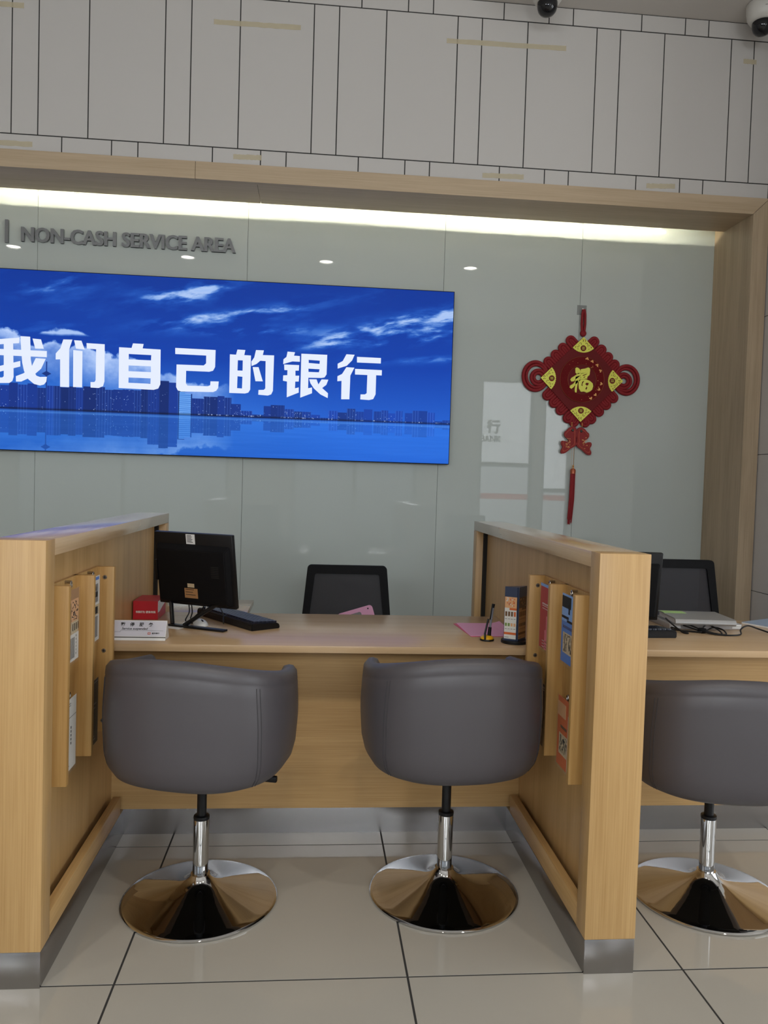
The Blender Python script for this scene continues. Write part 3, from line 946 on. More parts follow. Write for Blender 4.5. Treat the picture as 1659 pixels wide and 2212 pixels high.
# mouse, card and cables behind the monitor
t = thing('computer_mouse', 'white computer mouse under the left-hand monitor', 'mouse', (0.055, 1.085, Z), math.radians(-60))
bm = B()
bmesh.ops.create_uvsphere(bm, u_segments=24, v_segments=12, radius=1.0)
for v in bm.verts: v.co = Vector((v.co.x * 0.052, v.co.y * 0.030, max(0.0, v.co.z) * 0.024 + (0.0 if v.co.z > 0 else 0.0)))
bmesh.ops.remove_doubles(bm, verts=bm.verts[:], dist=0.00005)
obj('shell', bm, m_white, t, smooth=60)
bm = B(); tube(bm, [(0.020, 0, 0.0215), (0.028, 0, 0.0200), (0.034, 0, 0.0180)], 0.0032, 8); obj('scroll_wheel', bm, m_black, t)
bm = B(); box(bm, -0.045, 0.045, -0.027, 0.027, 0, 0.0008)
tag(obj('paper_card', bm, m_paper, None, (-0.040, 1.022, Z), (0, 0, -0.45), smooth=0), 'white paper card under the foot of the left-hand monitor', 'card')
def cable(name, pts, r, m, label, cat='cable', group=None):
    cu = []
    P_ = [Vector(p) for p in pts]
    for i in range(len(P_) - 1):
        p0, p1, p2, p3 = P_[max(0, i - 1)], P_[i], P_[i + 1], P_[min(len(P_) - 1, i + 2)]
        for k in range(8):
            s = k / 8
            cu.append(0.5 * ((2 * p1) + (p2 - p0) * s + (2 * p0 - 5 * p1 + 4 * p2 - p3) * s * s + (3 * p1 - p0 - 3 * p2 + p3) * s ** 3))
    cu.append(P_[-1])
    bm = B(); tube(bm, cu, r, 7)
    return tag(obj(name, bm, m, smooth=60), label, cat, group)
MW = Matrix.Translation((0.040, 1.040, Z)) @ Matrix.Rotation(math.radians(-27.0), 4, 'Z')
def m2w(u, v, w): return tuple(MW @ Vector(MT(u, v, w)))
GC = 'thin cables under the left-hand monitor'
cable('monitor_cable', [m2w(-0.045, 0.006, 0.004), m2w(-0.043, -0.03, 0.008), (0.000, 1.075, Z + 0.020), (0.010, 1.10, Z + 0.004), (0.020, 1.16, Z + 0.004)], 0.0025, m_black, 'thin black cable hanging nearest the left leg of the monitor stand', group=GC)
cable('monitor_cable', [m2w(-0.032, 0.006, 0.004), m2w(-0.030, -0.03, 0.006), (0.018, 1.090, Z + 0.018), (0.040, 1.13, Z + 0.004), (0.030, 1.20, Z + 0.004)], 0.0025, m_black, 'thin black cable second from the left leg of the monitor stand', group=GC)
cable('monitor_cable', [m2w(0.030, 0.006, 0.004), m2w(0.015, -0.022, 0.012), m2w(-0.015, -0.045, 0.010), (0.030, 1.055, Z + 0.012), (0.020, 1.10, Z + 0.004)], 0.0025, m_black, 'black cable bowing out under the middle of the left-hand monitor', group=GC)
cable('monitor_cable', [m2w(0.10, 0.006, 0.004), m2w(0.118, -0.030, 0.004), m2w(0.115, -0.065, 0.004), (0.150, 1.075, Z + 0.034), (0.16, 1.12, Z + 0.036)], 0.0022, m_black, 'black cable hanging between the right of the monitor and the keyboard', group=GC)
cable('white_cable', [m2w(0.045, 0.006, 0.006), m2w(0.030, -0.030, 0.010), (0.045, 1.06, Z + 0.036), (0.035, 1.095, Z + 0.031), (-0.010, 1.06, Z + 0.004)], 0.0035, m_white, 'white cable slanting down under the left-hand monitor to the mouse')

# pink slips, pen set and brochure stand at the right end
GP = 'pink slips on the middle desk'
for k, (dx, dy, rz, m, lab) in enumerate([(-0.006, -0.004, 0.075, mat('deep_pink_paper', (0.62, 0.10, 0.20), 0.7), 'deep pink slip showing along the edge under the pale pink slip'),
                                          (0.0, 0.0, 0.020, m_pink, 'pale pink slip on top, beside the pen')]):
    bm = B()
    nx = 10
    for i in range(nx):
        a, b = -0.095 + 0.19 * i / nx, -0.095 + 0.19 * (i + 1) / nx
        h = lambda x: 0.010 * max(0.0, (x - 0.045) / 0.05) ** 2 if k else 0.0
        vs = [bm.verts.new(c) for c in ((a, -0.14, h(a)), (b, -0.14, h(b) * 0.2), (b, 0.14, h(b)), (a, 0.14, h(a)), (a, -0.14, h(a) + 0.001), (b, -0.14, h(b) * 0.2 + 0.001), (b, 0.14, h(b) + 0.001), (a, 0.14, h(a) + 0.001))]
        for q in ((3, 2, 1, 0), (4, 5, 6, 7), (0, 1, 5, 4), (2, 3, 7, 6)): bm.faces.new([vs[i_] for i_ in q])
        if i == 0: bm.faces.new([vs[i_] for i_ in (3, 0, 4, 7)])
        if i == nx - 1: bm.faces.new([vs[i_] for i_ in (1, 2, 6, 5)])
    bmesh.ops.remove_doubles(bm, verts=bm.verts[:], dist=0.0006 if not k else 0.0002)
    tag(obj('pink_slip', bm, m, None, (1.226 + dx, 1.055 + dy, Z + 0.0002 + 0.0013 * k), (0, 0, rz), smooth=60), lab, 'paper', GP)

t = thing('pen_holder', 'yellow and black round pen holder in front of the pink slips', 'pen holder', (1.184, 0.838, Z))
bm = B(); lathe(bm, [(0, 0), (0.026, 0), (0.028, 0.003), (0.027, 0.007), (0.0, 0.008)], 32); obj('base', bm, m_black, t)
bm = B(); lathe(bm, [(0.0, 0.0075), (0.0255, 0.0075), (0.0250, 0.013), (0.018, 0.019), (0.0, 0.021)], 32); obj('yellow_cap', bm, mat('yellow_plastic', (0.80, 0.42, 0.01), 0.35), t)
bm = B(); tube(bm, [(0.008, 0.0, 0.018), (0.0105, 0.0, 0.052)], [0.0075, 0.0065], 14); obj('socket', bm, m_black, t)
bm = B(); tube(bm, [(-0.012, -0.022, 0.008), (-0.013, -0.020, 0.030), (-0.004, -0.008, 0.060), (0.002, -0.006, 0.085)], 0.004, 8); obj('tether', bm, m_black, t)
t = thing('pen', 'black and clear pen standing in the yellow pen holder', 'pen', (1.1945, 0.838, Z + 0.0525))
bm = B(); tube(bm, [(0.000, 0, 0.0), (0.009, 0, 0.075)], 0.0048, 12); obj('barrel', bm, mat('smoky_plastic', (0.22, 0.22, 0.25), 0.2), t)
bm = B(); tube(bm, [(0.009, 0, 0.0755), (0.0108, 0, 0.090)], [0.0058, 0.0062], 12); obj('cap', bm, m_black, t)
bm = B(); tube(bm, [(0.0055, -0.0048, 0.088), (-0.002, -0.006, 0.030)], 0.0026, 8); obj('clip', bm, m_black, t)

t = thing('brochure_stand', 'three-sided blue brochure stand with an orange advert, at the right end of the desk', 'brochure stand', (1.285, 0.806, Z))
A_, B_, C_ = (-0.050, -0.006), (0.000, -0.036), (0.050, 0.024)
bm = B(); lathe(bm, [(0, 0), (0.052, 0), (0.053, 0.003), (0.052, 0.011), (0, 0.011)], 40); obj('turntable', bm, m_black, t)
def offs(poly, d):
    c = Vector((sum(p[0] for p in poly) / 3, sum(p[1] for p in poly) / 3))
    return [tuple(c + (Vector(p) - c) * (1 + d)) for p in poly]
bm = B(); prism(bm, [A_, B_, C_], 0.205, lambda u, v, w: (u, v, 0.0115 + w))
bmesh.ops.bevel(bm, geom=[e for e in bm.edges if abs(e.verts[0].co.z - e.verts[1].co.z) > 0.1], offset=0.005, segments=3, affect='EDGES')
obj('panel', bm, mat('slate_blue_acrylic', (0.040, 0.055, 0.105), 0.25), t)
def facepl(P, Q):
    d = Vector((Q[0] - P[0], Q[1] - P[1])); L = d.length; d /= L
    n = Vector((d.y, -d.x))
    return L, (lambda u, v, w: (P[0] + d.x * u + n.x * w, P[1] + d.y * u + n.y * w, v))
for nm, P_, Q_ in (('front_advert', A_, B_), ('side_advert', B_, C_)):
    L, f = facepl(P_, Q_)
    fl = [0.10 * L, 0.90 * L]
    mats = [white, orange, tan, brown, peach, green, grey, blue] if nm == 'front_advert' else [kraft, brown, kraft, brown, ink('dim_brown', 95, 75, 55), brown, brown, blue]
    bm = B()
    def bl(u0_, u1_, v0, v1, mi, d=0.0004):
        vs = [bm.verts.new(f(*q)) for q in ((u0_, v0, 0), (u1_, v0, 0), (u1_, v1, 0), (u0_, v1, 0), (u0_, v0, d), (u1_, v0, d), (u1_, v1, d), (u0_, v1, d))]
        for q in ((3, 2, 1, 0), (4, 5, 6, 7), (0, 1, 5, 4), (1, 2, 6, 5), (2, 3, 7, 6), (3, 0, 4, 7)): bm.faces.new([vs[i] for i in q]).material_index = mi
    u0_, uw = fl[0], fl[1] - fl[0]
    bl(fl[0], fl[1], 0.018, 0.178, 0)
    bl(fl[0], fl[1], 0.136, 0.178, 4, 0.0007)
    for k in range(24):
        u, v = u0_ + uw * rnd.uniform(0.03, 0.85), rnd.uniform(0.140, 0.172)
        bl(u, u + uw * 0.10, v, v + 0.0035, rnd.choice((0, 1, 1)), 0.0010)
    bl(u0_ + 0.4 * uw, fl[1], 0.128, 0.136, 1, 0.0008)
    for k in range(4):
        bl(u0_ + uw * (0.06 + 0.24 * k), u0_ + uw * (0.22 + 0.24 * k), 0.104, 0.122, (3, 3, 3, 1)[k], 0.0008)
        bl(u0_ + uw * (0.06 + 0.24 * k), u0_ + uw * (0.22 + 0.24 * k), 0.066, 0.078, (5, 5, 4, 4)[k], 0.0008)
        bl(u0_ + uw * (0.06 + 0.24 * k), u0_ + uw * (0.22 + 0.24 * k), 0.093, 0.095, 6, 0.0008)
        bl(u0_ + uw * (0.06 + 0.24 * k), u0_ + uw * (0.22 + 0.24 * k), 0.055, 0.057, 6, 0.0008)
    bl(fl[0], fl[1], 0.034, 0.043, 1, 0.0008)
    bl(u0_ + 0.05 * uw, u0_ + 0.4 * uw, 0.023, 0.025, 6, 0.0008)
    obj(nm, bm, mats, t, smooth=0)

# pink folder standing on the clerk's chair
t = thing('folder', 'pink folder with a small hole standing on the middle clerk chair', 'folder', (0.757, 1.945, 0.501))
ca, sa = math.cos(math.radians(17)), math.sin(math.radians(17))
def fo(u, v, w): return (u * ca - v * sa, 0.06 * (u * sa + v * ca) - w, (u * sa + v * ca) + 0.113)
bm = B(); curve_mesh(bm, [[(u, v - 0.08) for u, v in rrect(0.19, 0.19, 0.18, 0.018)]], 0.003, fo); obj('cover', bm, m_pink, t, smooth=0)
bm = B(); curve_mesh(bm, [[(u - 0.03, v - 0.085) for u, v in rrect(0.12, 0.12, 0.165, 0.01)]], 0.0015, lambda u, v, w: fo(u, v, w + 0.004)); obj('grey_label', bm, grey, t, smooth=0)
bm = B(); curve_mesh(bm, [[(0.070 + 0.004 * math.cos(a), 0.085 + 0.004 * math.sin(a)) for a in [2 * math.pi * k / 12 for k in range(12)]]], 0.001, lambda u, v, w: fo(u, v, w + 0.003)); obj('punch_hole', bm, m_dark, t, smooth=0)

# ================================================================== THINGS ON THE RIGHT DESK
t = thing('document_box', 'pale grey flat document box with white clasps under the silver binder', 'box', (2.222, 1.245, Z), 0.0)
bm = B(); box(bm, -0.165, 0.165, -0.11, 0.11, 0, 0.024, 0.002); obj('box_body', bm, mat('warm_grey_board', (0.36, 0.34, 0.33), 0.5), t)
for x in (-0.135, 0.140):
    for z in (0.005, 0.014):
        bm = B(); box(bm, x - 0.020, x + 0.020, -0.1125, -0.10, z, z + 0.007, 0.0008); obj('clasp', bm, m_white, t)
t = thing('binder', 'silver grey binder on top of the flat document box', 'binder', (2.205, 1.205, Z + 0.0245), math.radians(-5))
m_silver = mat('silver_vinyl', (0.36, 0.355, 0.35), 0.33, metal=0.35)
bm = B()
pr = [(0.10, 0.028), (-0.105, 0.028), (-0.118, 0.025), (-0.124, 0.016), (-0.124, 0.008), (-0.118, 0.001), (0.10, 0.0), (0.10, 0.003), (-0.110, 0.004), (-0.119, 0.012), (-0.110, 0.0245), (0.10, 0.025)]
prism(bm, pr, 0.262, lambda u, v, w: (w - 0.131, u, v)); obj('cover', bm, m_silver, t)
bm = B(); box(bm, -0.125, 0.125, -0.100, 0.092, 0.0045, 0.0235); obj('page_block', bm, m_paper, t)
bm = B(); box(bm, -0.05, 0.05, -0.028, 0.028, 0, 0.0015)
tag(obj('green_sheet', bm, mat('light_green_paper', (0.40, 0.60, 0.22), 0.7), None, (2.130, 1.262, Z + 0.0535), (0, 0, -0.087), smooth=0), 'light green sheet at the back of the silver binder', 'paper')
t = thing('paper_stack', 'pale blue document at the right edge on the right-hand desk', 'paper', (2.640, 1.215, Z), math.radians(28))
bm = B(); box(bm, -0.105, 0.105, -0.148, 0.148, 0, 0.006); obj('page_block', bm, m_paper, t, smooth=0)
bm = B(); box(bm, -0.104, 0.106, -0.147, 0.149, 0.0063, 0.0075); obj('blue_cover', bm, mat('pale_blue_card', (0.30, 0.38, 0.50), 0.5), t, smooth=0)

z = Z + 0.004
cable('coiled_cable', [(2.02, 1.10, z + 0.05), (2.050, 1.075, z + 0.02), (2.070, 1.035, z), (2.085, 1.020, z), (2.080, 1.045, z + 0.002), (2.045, 1.085, z + 0.012), (2.06, 1.10, z), (2.11, 1.065, z), (2.150, 1.035, z + 0.004),
       (2.125, 1.085, z + 0.012), (2.105, 1.105, z + 0.018), (2.130, 1.105, z + 0.020), (2.165, 1.045, z + 0.008), (2.215, 1.005, z), (2.235, 1.03, z + 0.004), (2.230, 1.085, z + 0.016), (2.205, 1.100, z + 0.022), (2.165, 1.050, z + 0.010),
       (2.195, 1.018, z), (2.225, 0.995, z), (2.250, 1.015, z), (2.262, 1.07, z + 0.008), (2.240, 1.105, z + 0.010), (2.190, 1.06, z + 0.006), (2.165, 1.035, z + 0.004), (2.20, 1.000, z), (2.255, 0.985, z), (2.310, 1.010, z), (2.350, 1.08, z + 0.008),
       (2.395, 1.105, z + 0.020), (2.440, 1.10, z + 0.008), (2.465, 1.06, z)], 0.0034, m_black, 'black cable coiled in front of the silver binder')
t = thing('cable_tie', 'black band tying the coiled cable in front of the binder', 'cable tie', (2.158, 1.044, Z + 0.002))
bm = B(); tube(bm, [(-0.010, 0.012, 0.010), (0.0, 0.0, 0.010), (0.012, -0.010, 0.010)], [0.010, 0.013, 0.010], 12); obj('band', bm, m_blackm, t)
t = thing('power_plug', 'black plug at the end of the coiled cable, right edge of the right-hand desk', 'plug', (2.468, 1.045, Z + 0.001), math.radians(-45))
bm = B(); box(bm, -0.004, 0.040, -0.009, 0.009, 0.0, 0.014, 0.004); obj('plug_body', bm, m_black, t)

# ================================================================== WALL: SCREEN
SX0, SX1, SZ0, SZ1, SY = -2.62, 1.343, 1.508, 2.584, 2.780
def screen_image():
    W_, H_ = 2880, 784
    X = np.linspace(SX0, SX1, W_)[None, :].repeat(H_, 0)
    Zc = np.linspace(SZ0, SZ1, H_)[:, None].repeat(W_, 1)
    rs = np.random.RandomState(5)
    def noise(u, v, seed):
        g_ = np.random.RandomState(seed).rand(256, 256)
        ui, vi = np.floor(u).astype(int), np.floor(v).astype(int)
        fu, fv = u - ui, v - vi
        fu, fv = fu * fu * (3 - 2 * fu), fv * fv * (3 - 2 * fv)
        a = g_[vi % 256, ui % 256]; b = g_[vi % 256, (ui + 1) % 256]
        c = g_[(vi + 1) % 256, ui % 256]; d = g_[(vi + 1) % 256, (ui + 1) % 256]
        return (a * (1 - fu) + b * fu) * (1 - fv) + (c * (1 - fu) + d * fu) * fv
    def fbm(u, v, seed, o=6):
        s, a, n_ = 0, 0.5, 0
        for k in range(o):
            s = s + a * noise(u * 2 ** k + 7 * k, v * 2 ** k + 3 * k, seed + k); n_ += a; a *= 0.55
        return s / n_
    WZ = 1.752
    def sky(X, Zc):
        f = np.clip((Zc - WZ) / (SZ1 - WZ), 0, 1)
        lft = np.clip((0.6 - X) / 1.6, 0, 1)
        lowr = np.array([34, 96, 205.]); lowl = np.array([70, 140, 235.]); top = np.array([8, 54, 152.]); mid = np.array([10, 64, 172.])
        low = lowr + (lowl - lowr) * lft[..., None]
        s1 = np.clip(f / 0.42, 0, 1)[..., None]; s2 = np.clip((f - 0.42) / 0.58, 0, 1)[..., None]
        c = low * (1 - s1) + mid * s1
        c = c * (1 - s2) + top * s2
        return c
    img = sky(X, Zc)
    hi = np.array([205, 220, 250.]); mdc = np.array([80, 145, 240.])
    def gauss(cx, cz, sx, sz, ang=0):
        dx, dz = X - cx, Zc - cz
        u, v = dx * math.cos(ang) + dz * math.sin(ang), -dx * math.sin(ang) + dz * math.cos(ang)
        return np.exp(-(u / sx) ** 2 - (v / sz) ** 2)
    def blend(m, c):
        nonlocal img
        m = np.clip(m, 0, 1)[..., None]
        img = img * (1 - m) + c * m
    ang = 0.16
    U, V = X * math.cos(ang) + Zc * math.sin(ang), -X * math.sin(ang) + Zc * math.cos(ang)
    st = 0.52 * fbm(U * 2.4 + 20, V * 10 + 30, 11, 7) + 0.48 * fbm(U * 6.5 + 3, V * 26 + 5 + 1.5 * fbm(X * 4, Zc * 6, 17), 13, 6)
    mask = gauss(-0.30, 2.50, 0.34, 0.07, 0.2) + gauss(-0.12, 2.36, 0.42, 0.035, 0.15) + gauss(0.02, 2.285, 0.40, 0.035, 0.05) + 1.2 * gauss(1.15, 2.40, 0.55, 0.06, 0.22) + 1.2 * gauss(0.95, 2.275, 0.5, 0.045, 0.12) + 0.5 * gauss(0.35, 2.44, 0.3, 0.05, 0.2)
    mask = mask + 0.75 * gauss(-1.1, 2.53, 0.25, 0.10, 0.1) + 0.5 * gauss(1.2, 2.16, 0.5, 0.03, 0.08) + 0.55 * gauss(-2.2, 2.4, 0.5, 0.1, 0.2)
    m1 = np.clip(mask * 1.5, 0, 1.25) * np.clip((st - 0.40) * 4.6, 0, 1)
    blend(m1 * 0.62, mdc); blend(np.clip(m1 - 0.50, 0, 1) * 1.05, hi)
    blend(np.clip((st - 0.60) * 1.3, 0, 0.25) * np.clip((Zc - 1.95) / 0.3, 0, 1), mdc)
    # cumulus behind the lettering, and the small cloud above it
    edge = 2.17 - 0.245 * np.clip((X + 1.15) / 1.15, -0.4, 1.2) + 0.085 * (fbm(X * 5 + 3, Zc * 5, 31) - 0.5) * 2 + 0.03 * (fbm(X * 18, Zc * 18, 35) - 0.5) * 2
    body = np.clip((edge - Zc) / 0.018, 0, 1) * np.clip((0.0 - X) / 0.22, 0, 1)
    sh = np.clip((Zc - (edge - 0.24)) / 0.24, 0, 1) * (0.65 + 0.7 * (fbm(X * 7 + 9, Zc * 9, 51) - 0.35))
    blend(body * np.clip(sh * 1.3, 0, 1), np.array([165, 195, 250.])); blend(body * np.clip(sh - 0.45, 0, 1) * 1.3, hi)
    e2 = 2.247 - 0.6 * np.maximum(0, np.abs(X + 1.01) - 0.05) ** 1.25 + 0.022 * (fbm(X * 14 + 40, Zc * 14, 71) - 0.5) * 2
    b2 = np.clip((e2 - Zc) / 0.012, 0, 1) * np.clip((Zc - 2.202 + 0.02 * (fbm(X * 10, Zc * 2, 77) - 0.5)) / 0.016, 0, 1) * (np.abs(X + 1.01) < 0.20)
    blend(b2 * 0.92, np.array([180, 205, 250.]))
    # skyline
    SKY = [(-2.62, -2.3, 1.86), (-2.3, -2.1, 1.90), (-2.1, -1.8, 1.87), (-1.8, -1.6, 1.91), (-1.6, -1.392, 1.88), (-1.392, -1.29, 1.91), (-1.29, -1.177, 1.909), (-1.177, -1.123, 1.885), (-1.123, -0.907, 1.901), (-0.907, -0.83, 1.913), (-0.83, -0.729, 1.905), (-0.729, -0.674, 1.892), (-0.674, -0.606, 1.911), (-0.606, -0.523, 1.909), (-0.523, -0.454, 1.937), (-0.455, -0.344, 1.957), (-0.343, -0.259, 1.9), (-0.258, -0.189, 1.866), (-0.189, -0.105, 1.88), (-0.105, -0.021, 1.886), (-0.02, 0.037, 1.833), (0.037, 0.108, 1.801), (0.108, 0.179, 1.789), (0.178, 0.306, 1.836), (0.306, 0.363, 1.814), (0.363, 0.469, 1.817), (0.471, 0.58, 1.785), (0.578, 0.694, 1.814), (0.693, 0.852, 1.831), (0.861, 1.042, 1.829), (1.057, 1.247, 1.834), (1.249, 1.343, 1.789)]
    rr = random.Random(9)
    bm_ = np.zeros_like(X); bc = np.zeros(img.shape); lit = np.zeros_like(X)
    for a, b, h in SKY:
        n_ = max(1, int((b - a) / 0.04))
        for k in range(n_):
            x0, x1 = a + (b - a) * k / n_, a + (b - a) * (k + 1) / n_
            hh = h - rr.choice((0, 0, 0.008, 0.016)) * (b - a > 0.06)
            s_ = (X >= x0) & (X < x1) & (Zc >= WZ - 0.004) & (Zc < hh)
            base = np.array([17, 48, 128.]) * rr.uniform(0.85, 1.18) + np.clip((X[s_] + 0.2) / 1.5, 0, 1)[:, None] * np.array([8, 22, 45.])
            bm_[s_] = 1
            stripe = ((np.floor((X[s_] - x0) / 0.0055) % 3) == 0) * 1.0
            bc[s_] = base + (stripe * rr.choice((0, 10, 22)))[:, None]
    s_ = (X > -0.335) & (X < -0.265) & (Zc > WZ) & (Zc < 1.895)      # bright tower face
    bc[s_] = np.array([70, 130, 215.]) + (np.floor(Zc[s_] / 0.006) % 2)[:, None] * np.array([40, 40, 30.])
    for _ in range(260):
        a, b, h = rr.choice(SKY); x0 = rr.uniform(a, b); z0 = rr.uniform(WZ + 0.01, h - 0.01)
        s_ = (np.abs(X - x0) < 0.0016) & (np.abs(Zc - z0) < 0.002) & (bm_ > 0)
        lit[s_] = rr.uniform(0.3, 0.9)
    s_ = (np.abs(X + 1.124) < 0.0035) & (Zc > WZ) & (Zc < 2.045); bm_[s_] = 1; bc[s_] = np.array([22, 58, 140.])
    s_ = (np.abs(X + 1.124) < 0.028 * np.clip(1 - np.abs(Zc - 1.972) / 0.016, 0, 1)); bm_[s_] = 1; bc[s_] = np.array([18, 50, 128.])
    img = np.where(bm_[..., None] > 0, bc, img)
    img = img + lit[..., None] * (np.array([200, 220, 255.]) - img)
    # water: mirrored scene, paler, with ripples
    wz = Zc < WZ
    src = np.clip(((2 * WZ - Zc + 0.004 * (fbm(X * 6, Zc * 160, 91) - 0.5) - SZ0) / (SZ1 - SZ0) * (H_ - 1)), 0, H_ - 1).astype(int)
    ref = img[src, np.arange(W_)[None, :].repeat(H_, 0)]
    watc = np.array([50, 128, 240.]) * (0.86 + 0.16 * np.clip((X + 0.4) / 1.2, 0, 1)[..., None])
    dep = np.clip((WZ - Zc) / (WZ - SZ0), 0, 1)[..., None]
    wcol = ref * 0.48 + watc * 0.52 + 6 * (fbm(X * 3, Zc * 70, 95) - 0.5)[..., None] * 2
    img = np.where(wz[..., None], wcol, img)
    band = np.exp(-((Zc - WZ + 0.012) / 0.006) ** 2) * (Zc < WZ + 0.004)
    img = img + (band * 0.35)[..., None] * (np.array([110, 175, 250.]) - img)
    shore = np.exp(-((Zc - WZ - 0.006) / 0.006) ** 2)
    img = img * (1 - 0.4 * shore[..., None])
    for x0 in (0.86, 0.865, 0.10, -0.04, 0.30) + tuple(rr.uniform(-0.3, 1.33) for _ in range(46)):
        q = np.exp(-((X - x0) / 0.003) ** 2 - ((Zc - WZ - 0.010) / 0.003) ** 2) * rr.uniform(0.3, 1.0)
        img = img + q[..., None] * (np.array([225, 230, 255.]) - img)
    img = np.clip(img, 0, 255) / 255.0
    out = np.ones((H_, W_, 4), np.float32); out[..., :3] = img
    im = bpy.data.images.new('city_picture', W_, H_)
    im.pixels.foreach_set(out.ravel()); im.update(); im.pack()
    return im

t = thing('video_wall', 'long blue video screen with a city skyline and large white characters', 'screen', ((SX0 + SX1) / 2, SY + 0.03, SZ0))
hx, hz = (SX1 - SX0) / 2, SZ1 - SZ0
bm = B(); box(bm, -hx - 0.004, hx + 0.004, -0.027, 0.029, -0.004, hz + 0.004); obj('housing', bm, m_blackm, t, smooth=0)
m_pic = bpy.data.materials.new('screen_picture'); m_pic.use_nodes = True
pn, pl_ = m_pic.node_tree.nodes, m_pic.node_tree.links
pb = pn['Principled BSDF']; pb.inputs['Base Color'].default_value = (0.01, 0.01, 0.012, 1); pb.inputs['Roughness'].default_value = 0.5; pb.inputs['Specular IOR Level'].default_value = 0.08
ti = pn.new('ShaderNodeTexImage'); ti.image = screen_image(); ti.extension = 'EXTEND'
pl_.new(ti.outputs['Color'], pb.inputs['Emission Color']); pb.inputs['Emission Strength'].default_value = 0.87
bm = B()
uvl = bm.loops.layers.uv.new('UVMap')
vs = [bm.verts.new(c) for c in ((-hx, -0.0285, 0), (hx, -0.0285, 0), (hx, -0.0285, hz), (-hx, -0.0285, hz))]
f = bm.faces.new(vs)
for lp, uv in zip(f.loops, ((0, 0), (1, 0), (1, 1), (0, 1))): lp[uvl].uv = uv
obj('display_face', bm, m_pic, t, smooth=0, recalc=False)
m_glyph = emit('white_pixels', srgb(226, 234, 252), 0.87)
